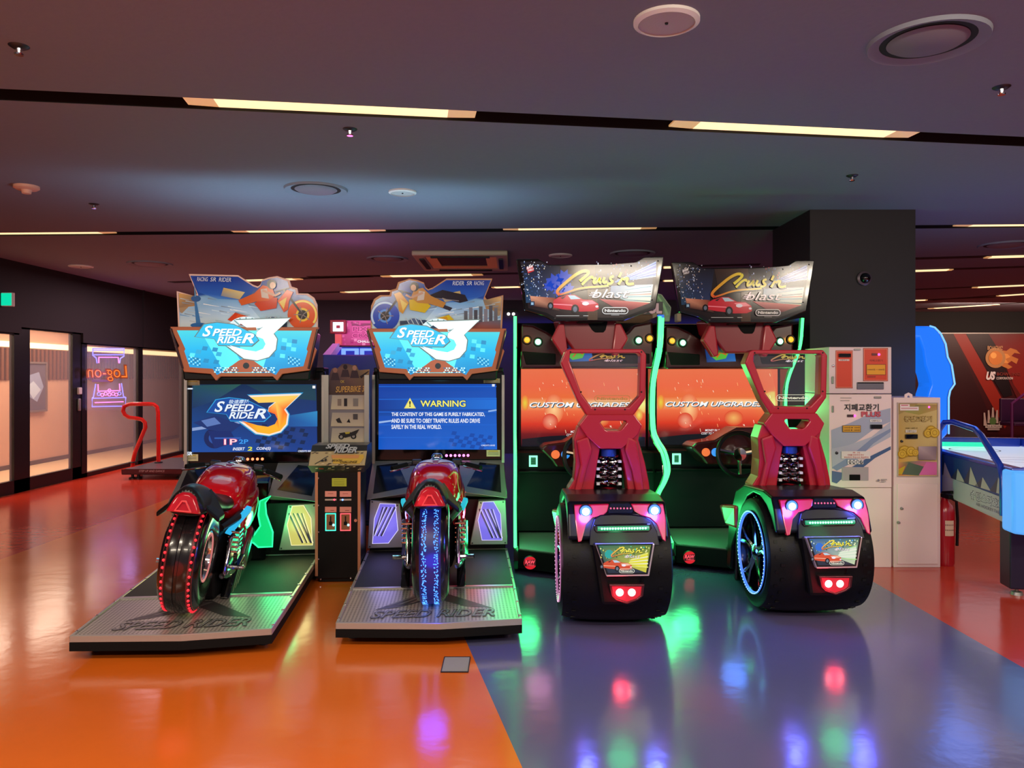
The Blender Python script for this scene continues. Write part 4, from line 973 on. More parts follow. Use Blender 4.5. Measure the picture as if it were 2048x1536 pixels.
def script_title(c, X, Y, w, colr, coly):
    """hand-lettered two-part title traced on the first marquee; X, Y map the crop coordinates"""
    def P(l): return [(X(x), Y(y)) for x, y in l]
    for k in (0, 1):
        for l, a, b, ww in (([(655, 198), (622, 194), (560, 226), (488, 285), (436, 332), (424, 358), (446, 374), (500, 358), (570, 332), (650, 318), (740, 314), (812, 306)], coly, colr, 1.25),
                            ([(655, 198), (664, 208), (648, 230), (596, 272)], coly, coly, 1.2), ([(612, 300), (648, 262), (676, 242), (694, 240), (690, 256)], coly, coly, 1),
                            ([(716, 246), (698, 276), (706, 290), (732, 270), (752, 244), (740, 276), (756, 286)], coly, coly, 1), ([(782, 244), (768, 276), (782, 286), (800, 272)], coly, coly, 1),
                            ([(850, 236), (822, 246), (828, 264), (846, 276), (826, 292), (800, 292)], coly, coly, 1), ([(906, 208), (888, 244)], coly, coly, 1),
                            ([(884, 298), (914, 250), (922, 262), (946, 246), (956, 254), (942, 280), (958, 298), (1000, 290)], coly, coly, 1)):
            d = 4 if k == 0 else 0
            pts = [(X(x + d), Y(y + d)) for x, y in l]
            if l[-1] == (812, 306):
                h = 5; c.stroke(pts[:7], w * (1.5 if k == 0 else ww), '181008' if k == 0 else coly, smooth=2, cols=None if k == 0 else colr); c.stroke(pts[6:], w * (1.2 if k == 0 else .75), '181008' if k == 0 else colr, smooth=2, cols=None if k == 0 else coly)
            else: c.stroke(pts, w * (1.55 if k == 0 else ww), '181008' if k == 0 else a, smooth=2)
            c.h -= c.step
        c.lay()
    c.text('blast', X(690), Y(338), X(972), Y(402), '281418', .35, .015); c.text('blast', X(686), Y(334), X(968), Y(398), 'f6e6ee', .35, .0)
    for k in range(3): c.stroke([(X(664 + k * 8), Y(382 - k * 12)), (X(730), Y(380 - k * 12))], w * .3, 'f6e6ee'); c.h -= c.step
    c.lay()

def badge(c, x0, y0, x1, y1, col, w):
    r = (y1 - y0) / 2; pts = []
    for k in range(9): a = PI / 2 + PI * k / 8; pts.append((x0 + r + r * math.cos(a), (y0 + y1) / 2 - r * math.sin(a)))
    for k in range(9): a = -PI / 2 + PI * k / 8; pts.append((x1 - r + r * math.cos(a), (y0 + y1) / 2 - r * math.sin(a)))
    c.stroke(pts, w, col, closed=True); c.text('Nintendo', x0 + r * .75, y0 + r * .5, x1 - r * .75, y1 - r * .55, col, 0, .03)

def coupe(c, X, Y, col='d02438', hi='ff8fa0'):
    def p(l): return [(X(x), Y(y)) for x, y in l]
    c.poly(p([(400, 415), (440, 392), (470, 385), (500, 372), (560, 374), (620, 408), (690, 412), (735, 440), (740, 480), (700, 498), (600, 500), (540, 490), (460, 482), (395, 468)]), col, None)
    c.poly(p([(452, 398), (500, 378), (470, 405)]), '2a1822'); c.poly(p([(508, 378), (556, 379), (605, 405), (530, 408)]), 'b8d8e8')
    c.poly(p([(600, 420), (690, 416), (725, 440), (640, 450)]), hi); c.poly(p([(400, 440), (540, 448), (545, 456), (400, 448)]), hi)
    for x, y, r in ((378, 458, 28), (562, 482, 36)): c.ell(X(x), Y(y), abs(X(r) - X(0)) * .8, abs(Y(r) - Y(0)), '0c0c10', 18); c.ell(X(x), Y(y), abs(X(r) - X(0)) * .45, abs(Y(r) - Y(0)) * .6, '6a7688', 14); c.h -= c.step
    c.lay(); c.ell(X(640), Y(440), abs(X(26) - X(0)), abs(Y(14) - Y(0)), 'f4f0ff', 14); c.ell(X(725), Y(462), abs(X(12) - X(0)), abs(Y(9) - Y(0)), 'f8e8f0', 12)

T3 = MX((0.605, 4.77, 0), 0.0)
MQ = Plane(T3, 1.13); HD = Plane(T3, 1.53); SC = Plane(T3, 1.93); SEAT = Plane(T3, .20); RB = Plane(T3, -.555, .345); VT = Plane(T3, -.405)

def car_machine(loc, rz, label, A):
    M = MX(loc, rz)
    R = thing('car_arcade_machine', label, 'arcade machine', loc, rz, 'twin car racing machines')
    # --- cabinet
    prof = [(1.46, 1.97), (1.50, 1.72), (1.74, 1.52), (1.84, 1.37), (1.84, 1.03), (1.63, .943), (1.36, .887), (1.24, .80), (1.22, .727), (1.36, .63), (1.59, .515), (1.68, .43), (1.58, .32), (1.12, .20), (1.06, .10), (1.10, .03), (2.25, .03), (2.25, 1.97)]
    edge3 = prof[:14]
    cab = MB().box(-.56, .56, 1.95, 2.24, .05, 1.95).box(-.56, .56, 1.60, 1.95, .22, .86).build('cabinet', mat('navy_black', '07070f', .5, spec=.15), R, smooth=0)
    for s in (-1, 1):
        sp = MB().prism(prof, 'x', s * .575 - .015, s * .575 + .015).build('side_panel', GLOSSBLK, R, smooth=0)
        pts = [Vector((s * .580, y - .022, z)) for y, z in edge3]
        for _ in range(2):
            q = [pts[0]]
            for i in range(len(pts) - 1): q += [pts[i] * .75 + pts[i + 1] * .25, pts[i] * .25 + pts[i + 1] * .75]
            q.append(pts[-1]); pts = q
        MB().tube(pts, .0125, 8).build('led_tube', GREEN_LED, sp)
        q = MB()
        for k in range(8): q.box(s * .5915 - .002, s * .5915 + .002, 1.98, 2.14, .32 + k * .03, .335 + k * .03)
        q.build('vent_slots', MATTE, sp, smooth=0)
    # screen
    c = Canvas(lambda u, v: SC.p(u, v) + Vector((0, -.002, 0)))
    def X(x): return 1000 + x * .2669
    def Y(y): return 490 + y * .2669
    g = [(738, 'e8704a'), (772, 'ea6440'), (795, 'e86a38'), (808, 'f0b070'), (822, 'ec6a40'), (848, 'd83420'), (868, '701018'), (893, '1c0a14')]
    for k in range(len(g) - 1):
        c.poly([(1042, g[k][0]), (1291, g[k][0]), (1291, g[k + 1][0]), (1042, g[k + 1][0])], 'ffffff', [g[k][1], g[k][1], g[k + 1][1], g[k + 1][1]]); c.h -= c.step
    c.lay()
    def glowspot(x, y, rx, ry, col, base):
        n = 20; o = len(c.v); c.v.append(c._pt(x, y)); c.c.append(hexc(col))
        for i in range(n): a = 2 * PI * i / n; c.v.append(c._pt(x + rx * math.cos(a), y + ry * math.sin(a))); c.c.append(hexc(base))
        for i in range(n): c.f.append((o, o + 1 + i, o + 1 + (i + 1) % n)); c.mi.append(0)
        c.lay()
    glowspot(1050, 806, 8, 16, 'e8d040', 'ea7038'); glowspot(1108, 818, 20, 30, 'ffd090', 'e86840'); glowspot(1215, 806, 60, 7, 'ffd8a0', 'f09a60'); glowspot(1100, 843, 16, 16, 'f0a080', 'd83a24'); glowspot(1278, 830, 8, 12, 'e8e060', 'e86030'); glowspot(1200, 838, 20, 16, 'f0b060', 'dc4428')
    r = random.Random(2)
    for k in range(34):
        x, y = r.uniform(1046, 1285), r.uniform(744, 862); l = r.uniform(2, 7); c.stroke([(x, y), (x + 1.5, y + l)], .9, r.choice(['ffd8b0', 'ffb070', 'fff0d0'])); c.h -= c.step
    c.lay(); c.poly([(1044, 878), (1100, 872), (1180, 868), (1290, 874), (1290, 893), (1044, 893)], '12101c')
    c.text('CUSTOM UPGRADES', X(222) + 1.2, Y(1178) + 1.4, X(972) + 1.2, Y(1216) + 1.4, '28485c', .3, .03); c.text('CUSTOM UPGRADES', X(222), Y(1178), X(972), Y(1216), 'f6fbff', .3, .015)
    c.text('MONEY IN: 0/0.00', 1141, 861, 1181, 865.5, 'f0f0f0', .2, .01); c.text('COST TO PLAY: 0/0.00', 1133, 867.5, 1183, 872, 'f0f0f0', .2, .01)
    scr = MB().box(-.55, .55, 1.935, 1.96, .84, 1.58).build('screen_bezel', BLACK, R, smooth=0)
    c.done('screen', LCD, scr)
    # hood over the screen with its four lamps
    h = [(1041, 648), (1066, 650), (1093, 663), (1112, 676), (1140, 690), (1215, 690), (1238, 676), (1256, 663), (1267, 650), (1306, 643), (1306, 736), (1041, 738)]
    hood = MB().prism(HD.poly(h), 'y', 1.53, 1.95).build('hood', DKRED, R, smooth=0, bevel=.02, seg=3)
    for px, py, mm, nm in ((1054, 680, AMBER_LENS, 'amber_lamp'), (1076, 684, GREEN_LENS, 'green_lamp'), (1277, 681, GREEN_LENS, 'green_lamp'), (1299, 677, AMBER_LENS, 'amber_lamp')):
        x, z = HD.xz(px, py)
        MB().lathe([(.024, -.018), (.034, -.018), (.040, 0), (.024, 0)], 'y', (x, 1.53, z), 24, True).build('lamp_ring', BLACK, hood)
        MB().lathe([(.001, -.022), (.018, -.018), (.026, -.006), (.026, 0), (.001, 0)], 'y', (x, 1.53, z), 24).build(nm, mm, hood)
        point(nm + '_light', (x, 1.43, z), .35 if 'green' in nm else .3, (.1, 1, .35) if 'green' in nm else (1, .45, .05), .02, R)
    for a, b in (((1044, 702), (1112, 730)), ((1232, 702), (1300, 728))):
        (x0, z0), (x1, z1) = HD.xz(*a), HD.xz(*b); MB().prism([(x0, z0), (x1, z0 - .02), (x1, z1), (x0 + .03, z1)], 'y', 1.525, 1.56).build('hood_recess', MATTE, hood, smooth=0, bevel=.01)
    # small backlit picture above the screen
    c = Canvas(lambda u, v: HD.p(u, v) + Vector((0, -.003, 0)))
    c.poly([(1122, 697), (1182, 697), (1186, 722), (1126, 724)], '1a50a0', ['103878', '1a5cb8', '2a78c8', '143f88']); c.poly([(1135, 712), (1150, 700), (1160, 706), (1172, 702), (1165, 716), (1145, 720)], '60c840'); c.stroke([(1146, 714), (1154, 704), (1166, 708)], 2.5, 'e85a20')
    c.done('small_picture', BACKLIT_SOFT, hood)
    # nose-shaped fairing that carries the marquee
    f0 = [(1116, 640), (1140, 634), (1222, 634), (1232, 640), (1248, 700), (1240, 706), (1150, 706), (1122, 668)]
    NP = Plane(T3, 1.28)
    a = NP.poly(f0); fr = MB().loft([[(x, 1.28, z) for x, z in a], [(x * 1.10, 1.60, z + .02) for x, z in a]]).build('nose_fairing', mat('nose_red', '820a20', .3, coat=.25), R, smooth=0, bevel=.02, seg=3)
    MB().prism(NP.poly([(1172, 641), (1216, 641), (1211, 660), (1207, 665), (1190, 665), (1184, 660)]), 'y', 1.272, 1.30).build('air_intake', MATTE, fr, smooth=0, bevel=.006)
    for s in (-1, 1): MB().prism([(.17 * s, 1.66), (.21 * s, 1.64), (.30 * s, 1.78), (.24 * s, 1.90), (.20 * s, 1.90)], 'y', 1.24, 1.34).build('fairing_blade', REDPLAST, fr, smooth=0, bevel=.012)
    MB().box(-.10, .10, 1.18, 1.60, 1.90, 2.08).build('marquee_bracket', BLACK, fr, smooth=0, bevel=.01)
    # --- marquee
    mo = [(1032, 518), (1076, 517.5), (1096, 529.5), (1267, 527), (1288, 514), (1328, 513), (1311, 618), (1264, 636), (1248, 642), (1107, 643), (1088, 631.5), (1049, 621)]
    cx, cy = 1178, 574
    mi = [(cx + (x - cx) * .94, cy + (y - cy) * .90) for x, y in mo]
    mq = MB().prism(MQ.poly(mo), 'y', 1.13, 1.19).build('marquee', GLOSSBLK, R, smooth=0, bevel=.006, seg=2)
    c = Canvas(lambda u, v: MQ.p(u, v) + Vector((0, -.001, 0)))
    D = 'dim' if A['dim'] else ''
    c.poly(mi, '100c18', ['1a1620' if y < 560 else '1c0e12' for x, y in mi])
    c.poly([(1045, 528), (1120, 532), (1110, 600), (1052, 606)], '0e1830', ['10121e', '141828', '2a3c66', '1f4468']); c.poly([(1190, 532), (1310, 522), (1304, 570), (1190, 580)], '141828', ['241a20', '1c2a50', '1a2448', '181420'])
    r = random.Random(11)
    for k in range(110):
        x, y = r.uniform(1042, 1095), r.uniform(522, 598); c.rect(x, y, x + r.uniform(.8, 2.2), y + r.uniform(.8, 3), r.choice(['c8dcff', '7090d0', 'f0f4ff', '3858a0', 'e8d8c0'])); c.h -= c.step
    c.lay()
    for k in range(50):
        x, y = r.uniform(1190, 1306), r.uniform(522, 560); c.rect(x, y, x + r.uniform(.6, 2), y + r.uniform(.8, 4), r.choice(['90b0f0', 'd0e0ff', '4060b0', 'e05060'])); c.h -= c.step
    c.lay(); c.poly([(1120, 532), (1190, 531), (1190, 575), (1130, 585)], '4a3428', ['3a2a24', '50382c', '2a2026', '201820']); c.rect(1175, 560, 1195, 640, '4a3222'); c.h -= 0
    for k in range(12):
        y0 = 524 + k * 2.6; c.stroke([(1225 + k * 3, 566 - k * .5), (1312, y0)], [.6, 2.0], r.choice(['6a9cf0', 'd8e8ff', '9cc0ff', '3a64c8'])); c.h -= c.step
    c.lay(); c.poly([(1222, 572), (1306, 569), (1300, 606), (1256, 604), (1220, 588)], 'c8dcd8', ['5a7ca8', 'd8ecec', 'e8f0c8', 'b8d0c8', '4a6890'])
    for k in range(7): c.stroke([(1250, 580 + k * 3.4), (1302, 573 + k * 5)], [.6, 1.8], ['5a9cb8', 'f4f8e8', '2a5068', 'c86a50'][k % 4]); c.h -= c.step
    c.lay(); c.poly([(1060, 592), (1110, 596), (1120, 622), (1064, 612)], 'b0603a', ['e8a080', '8a3420', '301418', '401c1c']); c.poly([(1198, 598), (1300, 606), (1262, 620), (1240, 622)], 'a82838', ['c0404a', 'd86a60', '6a1824', '40121c'])
    if not A['dim']:
        for x, y, rr in ((1110, 565, 20), (1128, 556, 18), (1098, 572, 12), (1136, 578, 14), (1118, 582, 14)):
            n = 16; c.poly([(x + rr * (1 if k % 2 else .62) * math.cos(k * 2 * PI / n), y + rr * (1 if k % 2 else .62) * math.sin(k * 2 * PI / n)) for k in range(n)], '2448c0'); c.h -= c.step
        c.lay()
    coupe(c, X, Y)
    c.rect(1060, 603, 1069, 612, '16304a'); c.rect(1062, 605, 1067, 610, '9ac0e0')
    for k in (0, 1): c.poly([(X(196), Y(170)), (X(244), Y(152)), (X(256), Y(196)), (X(210), Y(214))], 'c83030' if not A['dim'] else '383038')
    c.text('RAW', X(200), Y(164), X(248), Y(186), 'ffffff', .1, .04, rise=-4); c.text('THRILLS', X(206), Y(188), X(252), Y(204), 'ffffff', .1, .02, rise=-4)
    script_title(c, X, Y, 4.6, 'e03828', 'f0e838')
    c.poly([(X(770), Y(474)), (X(945), Y(474)), (X(952), Y(512)), (X(770), Y(514))], '201418'); badge(c, X(765), Y(470), X(956), Y(517), 'f4f4f4', 1.3)
    c.stroke([(X(420), Y(532)), (X(592), Y(532))], .9, 'e0e0e0'); c.stroke([(X(622), Y(532)), (X(660), Y(532))], .9, 'e0e0e0'); c.stroke([(X(830), Y(527)), (X(890), Y(527))], .8, 'c0c0c0')
    c.done('marquee_film', INKGLOSS if A['dim'] else ink('car_marquee_film', .95, .12), mq)
    q = MB()
    for px, py in ((1046, 530), (1100, 533), (1262, 532), (1316, 522), (1044, 566), (1110, 637), (1246, 636), (1304, 600)):
        x, z = MQ.xz(px, py); q.lathe([(.001, -.004), (.006, -.003), (.007, 0), (.001, 0)], 'y', (x, 1.13, z), 10)
    q.build('marquee_bolts', DKSTEEL, mq, kind='stuff')
    # --- dashboard, wheel, buttons
    DP = Plane(T3, 1.28)
    d = [(1081, 899), (1092, 889), (1130, 884), (1150, 872), (1176, 858), (1235, 858), (1258, 872), (1276, 886), (1284, 900), (1270, 934), (1230, 938), (1112, 934), (1104, 922)]
    a = DP.poly(d); db = MB().loft([[(x, 1.28, z) for x, z in a], [(x * 1.03, 1.60, z - .01) for x, z in a]]).build('dashboard', DKRED, R, smooth=0, bevel=.015, seg=2)
    for px, nm, mm in ((1111, 'orange_button', glow('button_orange', (1, .20, .05), .9)), (1131, 'blue_button', glow('button_blue', (.05, .35, 1), .9))):
        x, z = DP.xz(px, 909)
        MB().lathe([(.001, -.028), (.024, -.026), (.030, -.016), (.034, 0), (.001, 0)], 'y', (x, 1.28, z), 22).build(nm, mm, db)
    wx, wz = -.03, .875
    sw = MB()
    sw.tube([(wx + .175 * math.cos(k * PI / 18), 1.15 + .04 * math.sin(k * PI / 18), wz + .17 * math.sin(k * PI / 18)) for k in range(36)], .018, 8, True)
    sw = sw.build('steering_wheel', BLACK, db)
    q = MB()
    for an in (.2, PI - .2, -PI / 2): q.tube([(wx, 1.17, wz), (wx + .165 * math.cos(an), 1.15, wz + .16 * math.sin(an))], .016, 6)
    q.lathe([(.001, -.02), (.05, -.012), (.055, .02), (.02, .15), (.001, .15)], 'y', (wx, 1.16, wz), 20)
    q.build('wheel_hub', CHROME, sw)
    KP = Plane(T3, 1.60)
    (x0, z0), (x1, z1) = KP.xz(1058, 911), KP.xz(1075, 933)
    kp = MB().ringprism([(x0, z0), (x1, z0), (x1, z1), (x0, z1)], [(x0 + .014, z0 - .014), (x1 - .014, z0 - .014), (x1 - .014, z1 + .014), (x0 + .014, z1 + .014)], 'y', 1.58, 1.60).build('keypad', glow('keypad_glow', (.25, 1, .55), 1.6), R, smooth=0)
    q = MB()
    for i in range(3):
        for j in range(4): q.box(x0 + .016 + i * (x1 - x0 - .032) / 3, x0 + .012 + (i + 1) * (x1 - x0 - .032) / 3, 1.588, 1.60, z1 + .016 + j * (z0 - z1 - .032) / 4, z1 + .012 + (j + 1) * (z0 - z1 - .032) / 4)
    q.build('key', glow('keypad_keys', (.05, .5, .2), .5), kp, smooth=0, kind='stuff')
    MB().box(-.55, .55, 1.56, 1.60, .70, .715).build('panel_ledge', BLACK, cab, smooth=0, bevel=.004)
    # --- tread-plate platform with the round emblem on its front
    pf = [(-.56, 1.05), (-.20, .86), (.20, .86), (.56, 1.05), (.56, 1.66), (-.56, 1.66)]
    pl = MB().prism(pf, 'z', .05, .19).build('foot_platform', BLACK, R, smooth=0, bevel=.006)
    MB().prism([(x * .98, y + .01) for x, y in pf], 'z', .19, .196).build('tread_plate', DIAM, pl, smooth=0)
    ex, ez = -.47, .105
    ey = 1.05 - (.56 - abs(ex)) * .19 / .36
    em = MB().lathe([(.001, -.012), (.046, -.012), (.052, 0), (.001, 0)], 'y', (ex, ey - .008, ez), 30).build('round_emblem', mat('emblem_black', '180406', .4), pl)
    c = Canvas(lambda u, v: (ex + u * .05, ey - .021, ez + v * .05))
    c.ell(0, 0, .95, .95, 'd01828', 28); c.poly([(-.85, .36), (.85, .52), (.85, -.38), (-.85, -.52)], '300408'); c.text('RAW', -.75, .40, .75, -.12, 'ff5060', .1, .05); c.text('THRILLS', -.55, -.18, .6, -.42, 'ff5060', .1, .02)
    c.done('emblem_lettering', ink('red_lit_print', 1.1, .3), em)
    for x in (-.4, .4): MB().lathe([(.001, 0), (.03, 0), (.03, .015), (.01, .02), (.01, .06), (.001, .06)], 'z', (x, 1.3, 0), 12).build('levelling_foot', DKSTEEL, pl)
    MB().prism([(-.10, .10), (.95, .06), (.95, .19), (.45, .30)], 'x', -.22, .22).build('floor_beam', GLOSSBLK, R, smooth=0, bevel=.01)
    # --- the tyre-shaped rear
    WC = (0, 0, .372)
    w = .31
    pr = [(.255, -w), (.305, -w - .012), (.335, -w), (.352, -.24), (.360, -.14), (.363, 0), (.360, .14), (.352, .24), (.335, w), (.305, w + .012), (.255, w)]
    ty = MB().lathe(pr, 'x', WC, 64, True).build('rear_tyre', RUBBER, R, smooth=50)
    q = MB()
    for s in (-1, 1):
        for k in range(48):
            a = 2 * PI * k / 48; c0, s0 = math.cos(a), math.sin(a)
            q.box(-.012, .012, -.009, .009, 0, .006)
            n = 8; vs = q.v[-n:]; x0 = s * (.275 if k % 2 else .245); r0 = .3395 if k % 2 else .3495
            q.v[-n:] = [(x0 + x, WC[1] + (r0 + z) * c0 - y * s0, WC[2] + (r0 + z) * s0 + y * c0) for x, y, z in vs]
    q.build('tread_blocks', RUBBER, ty, smooth=0, kind='stuff')
    for s in (-1, 1):
        rm = MB().lathe([(.262, s * .318), (.252, s * .322), (.236, s * .300), (.232, s * .20), (.001, s * .20), (.001, s * .19), (.262, s * .19)], 'x', WC, 48, True).build('wheel_rim', mat('rim_dark', '1c1c22', .15, .9), ty)
        MB().lathe([(.244, s * .312), (.252, s * .326), (.260, s * .326), (.258, s * .314)], 'x', WC, 56, True).build('rim_led_ring', glow('rim_led_' + A['key'], A['rim'], A['rim_s'] * .5), rm)
        q = MB()
        for k in range(64):
            a = 2 * PI * k / 64; q.ball((s * .326, WC[1] + .256 * math.cos(a), WC[2] + .256 * math.sin(a)), .0034, 6)
        q.build('rim_led_dots', glow('rim_dot_' + A['key'], A['rimdot'], A['rim_s'] * 1.6), rm, kind='stuff')
        for k in range(5):
            a = 2 * PI * k / 5 + .3
            def pt(r, da, x): return (s * x, WC[1] + r * math.cos(a + da), WC[2] + r * math.sin(a + da))
            q = MB()
            for dd in (-1, 1): q.tube([pt(.05, dd * .3, .285), pt(.15, dd * .10, .295), pt(.236, dd * .20, .302)], [.016, .012, .014], 6)
            q.build('spoke', CHROME, rm)
        MB().lathe([(.001, s * .312), (.03, s * .310), (.055, s * .295), (.06, s * .20), (.001, s * .20)], 'x', WC, 20).build('hub_cap', CHROME, rm)
    point('rim_light', (-.44, -.05, .40), A['rim_w'], A['rim'], .08, R)
    # fender: a crescent over the wheel, closed by the rear body
    arc = [(.371 * math.cos(a), .372 + .371 * math.sin(a)) for a in [math.radians(k) for k in (20, 40, 60, 80, 100, 120, 135, 147)]]
    outer = [(.66, .12), (.60, .46), (.44, .70), (.26, .765), (-.12, .785), (-.27, .765), (-.315, .70), (-.366, .572), (-.345, .555)]
    fn = MB().prism([(y, z) for y, z in outer] + arc[::-1] + [(.52, .30), (.56, .12)], 'x', -.285, .285).build('fender', mat('fender_black', '06060c', .28, spec=.25), R, smooth=0, bevel=.022, seg=3)
    def rp(px, py, off=.0): v = RB.p(px, py); return (v.x, v.y - off, v.z)
    def slab(nm, pts, m, th=.014, lift=.012, **kw):
        q = [RB.p(*p) for p in pts]
        return MB().loft([[(v.x, v.y - lift, v.z) for v in q], [(v.x, v.y - lift + th + .02, v.z) for v in q]]).build(nm, m, fn, smooth=0, bevel=.005, seg=2, **kw)
    TAILP = mat('tail_panel_pink', 'b00e30', .2, emit=(1, .02, .12), estr=.09, coat=.5)
    slab('tail_panel', [(1148, 1010), (1218, 1008), (1214, 1023), (1205, 1031), (1185, 1035), (1172, 1049), (1163, 1082), (1156, 1084), (1150, 1040)], TAILP)
    slab('tail_panel', [(1262, 1008), (1326, 1008), (1331, 1040), (1331, 1083), (1324, 1078), (1313, 1048), (1300, 1036), (1281, 1030), (1268, 1022)], TAILP)
    for px, py in ((1171, 1022), (1308, 1020)):
        x, y, z = rp(px, py, .014)
        hl = MB().lathe([(.034, -.006), (.038, -.005), (.040, .02), (.034, .02)], 'y', (x, y, z), 28, True).build('lamp_bezel', BLACK, fn)
        MB().lathe([(.001, -.016), (.014, -.015), (.022, -.010), (.022, .02), (.001, .02)], 'y', (x, y, z), 28).build('blue_white_lamp', BLUEWHITE, fn)
        MB().lathe([(.022, -.010), (.034, -.002), (.034, .02), (.022, .02)], 'y', (x, y, z), 28, True).build('lamp_halo_ring', BLUERING, fn)
        point('lamp_light', (x, y - .09, z + .01), 5.0, (.08, .10, 1.0), .035, R)
    slab('led_grille', [(1222, 1006), (1258, 1006), (1268, 1016), (1264, 1026), (1218, 1027), (1213, 1016)], MATTE, lift=.006)
    q = MB()
    for k in range(7): x, y, z = rp(1221 + k * 6.6, 1016, .012); q.ball((x, y, z), .0055, 8)
    q.build('small_leds', glow('small_pink_led', (1, .15, .3), .9), fn, kind='stuff')
    # bulging rear lid
    lid = [(1188, 1036), (1200, 1029), (1225, 1027), (1262, 1028), (1285, 1031), (1303, 1042), (1313, 1062), (1318, 1090), (1178, 1090), (1180, 1060)]
    slab('rear_lid', lid, mat('lid_black', '06070b', .3, spec=.2), th=.03, lift=.022)
    bar = slab('bar_housing', [(1187, 1048), (1300, 1045), (1302, 1055), (1296, 1062), (1192, 1064), (1187, 1058)], GLOSSBLK, lift=.030)
    q = MB(); g = MB()
    for k in range(17): x, y, z = rp(1202 + k * 5.4, 1054.5 - k * .07, .046); q.ball((x, y, z), .0062, 8)
    a, b = rp(1194, 1055, .034), rp(1296, 1053.5, .034); g.tube([a, b], .013, 8)
    g.build('green_light_bar', glow('green_bar', (.02, .75, .25), .5), fn); q.build('green_bar_leds', glow('green_bar_led', (.3, 1, .6), 3.0), fn, kind='stuff')
    point('bar_light', (0, -.52, .61), 1.1, (.05, 1, .35), .08, R)
    # picture plate and the red lamp pod, both upright on the rear
    bump = MB().loft([[(-.155, -.40, .555), (.155, -.40, .555), (.10, -.395, .20), (-.10, -.395, .20)], [(-.155, -.30, .555), (.155, -.30, .555), (.10, -.30, .20), (-.10, -.30, .20)]]).build('tail_block', RUBBER, R, smooth=0, bevel=.02, seg=2)
    po_ = [(1190, 1087), (1308, 1086), (1297, 1150), (1212, 1151)]
    pi_ = [(1197, 1091), (1302, 1090), (1292, 1145), (1216, 1146)]
    pp = MB().prism(VT.poly(po_), 'y', -.43, -.39).build('picture_plate', mat('plate_edge', 'd8c8d0', .3, .5), bump, smooth=0, bevel=.004)
    VT2 = Plane(T3, -.432)
    c = Canvas(lambda u, v: VT2.p(u, v))
    c.poly([(1192, 1088.5), (1306, 1087.5), (1295.5, 1148.5), (1213, 1149.5)], '08080c')
    P = A['pal']
    c.poly(pi_, P[0], [P[0], P[1], P[2], P[3]])
    r = random.Random(5)
    for k in range(60):
        x, y = r.uniform(1200, 1298), r.uniform(1092, 1116); c.ell(x, y, r.uniform(.8, 2.4), r.uniform(.8, 2.2), r.choice(P[4]), 6); c.h -= c.step
    c.lay(); c.poly([(1262, 1118), (1296, 1104), (1293, 1136), (1256, 1128)], P[5]); c.poly([(1212, 1134), (1256, 1132), (1292, 1145), (1216, 1146)], '243040')
    for k in range(5): c.stroke([(1258, 1116 + k * 4), (1296, 1106 + k * 7)], [.6, 2], r.choice([P[6], 'f4f4e0'])); c.h -= c.step
    c.lay(); c.ell(1218, 1108, 9, 9, P[7], 9)
    def XX(x): return 1198 + (x - 395) * .165 * 1.0
    def YY(y): return 1104 + (y - 340) * .165
    coupe(c, lambda x: 1206 + (x - 395) * .168, lambda y: 1126 + (y - 415) * .16, 'd85030', 'f8c0a0')
    def X2(x): return 1222 + (x - 424) * .108
    def Y2(y): return 1094 + (y - 198) * .105
    script_title(c, X2, Y2, 2.0, 'f06040', 'f8ec50')
    badge(c, 1238, 1137, 1268, 1144.5, 'fbf8e0', .9)
    c.done('lit_picture', ink('rear_picture_film', .95, .2), pp)
    rp_o = [(1217, 1167), (1288, 1167), (1285, 1190), (1275, 1198), (1253, 1206), (1230, 1198), (1222, 1190)]
    ro = VT.poly(rp_o); cx = sum(p[0] for p in ro) / 7; cz = sum(p[1] for p in ro) / 7
    ri = [(cx + (x - cx) * .84, cz + (z - cz) * .80) for x, z in ro]
    pod = MB().ringprism(ro, ri, 'y', -.428, -.39).build('lamp_pod', mat('pod_frame', '5a3038', .3, .7), bump, smooth=0, bevel=.003)
    MB().prism(ri, 'y', -.415, -.39).build('red_reflector', glow('red_reflector', (1, .015, .04), .75), bump, smooth=0)
    for px in (1239, 1263):
        x, z = VT.xz(px, 1184)
        MB().lathe([(.001, -.008), (.018, -.007), (.022, 0), (.001, 0)], 'y', (x, -.415, z), 20).build('pod_lamp', glow('pod_lamp', (1, .55, .55), 4.0), bump)
    point('pod_light', (0, -.50, .24), 1.0, (1, .02, .05), .05, R)
    # --- seat: ring-shaped head frame, neck with a handle, legs round a spring
    ho = [(1121, 725), (1131, 701), (1138, 698), (1284, 698), (1293, 709), (1291, 797), (1267, 831), (1173, 831), (1155, 802)]
    hi = [(1139, 722), (1140, 708), (1144, 706), (1277, 706), (1281, 710), (1279, 792), (1257, 815), (1184, 815), (1163, 787)]
    hf = MB().ringprism(SEAT.poly(ho), SEAT.poly(hi), 'y', .20, .31).build('head_frame', REDPLAST, R, smooth=0, bevel=.012, seg=3)
    MB().prism(SEAT.poly(hi), 'y', .245, .250).build('clear_panel', CLEAR, hf, smooth=0)
    H2 = Plane(T3, .243)
    c = Canvas(lambda u, v: H2.p(u, v))
    script_title(c, lambda x: 1178 + (x - 424) * .125, lambda y: 708 + (y - 198) * .076, 2.0, 'b84060', 'c8b048')
    badge(c, 1189, 791, 1260, 803.5, A['badge'], 1.0)
    c.done('panel_lettering', ink('panel_ink_' + A['key'], A['badge_e'], .4) if A['badge_e'] else INK, hf)
    q = MB()
    for px, py in ((1141, 704), (1283, 704), (1162, 784), (1283, 784), (1190, 819), (1250, 819)):
        x, z = SEAT.xz(px, py); q.lathe([(.001, -.002), (.005, -.002), (.006, 0), (.001, 0)], 'y', (x, .20, z), 8)
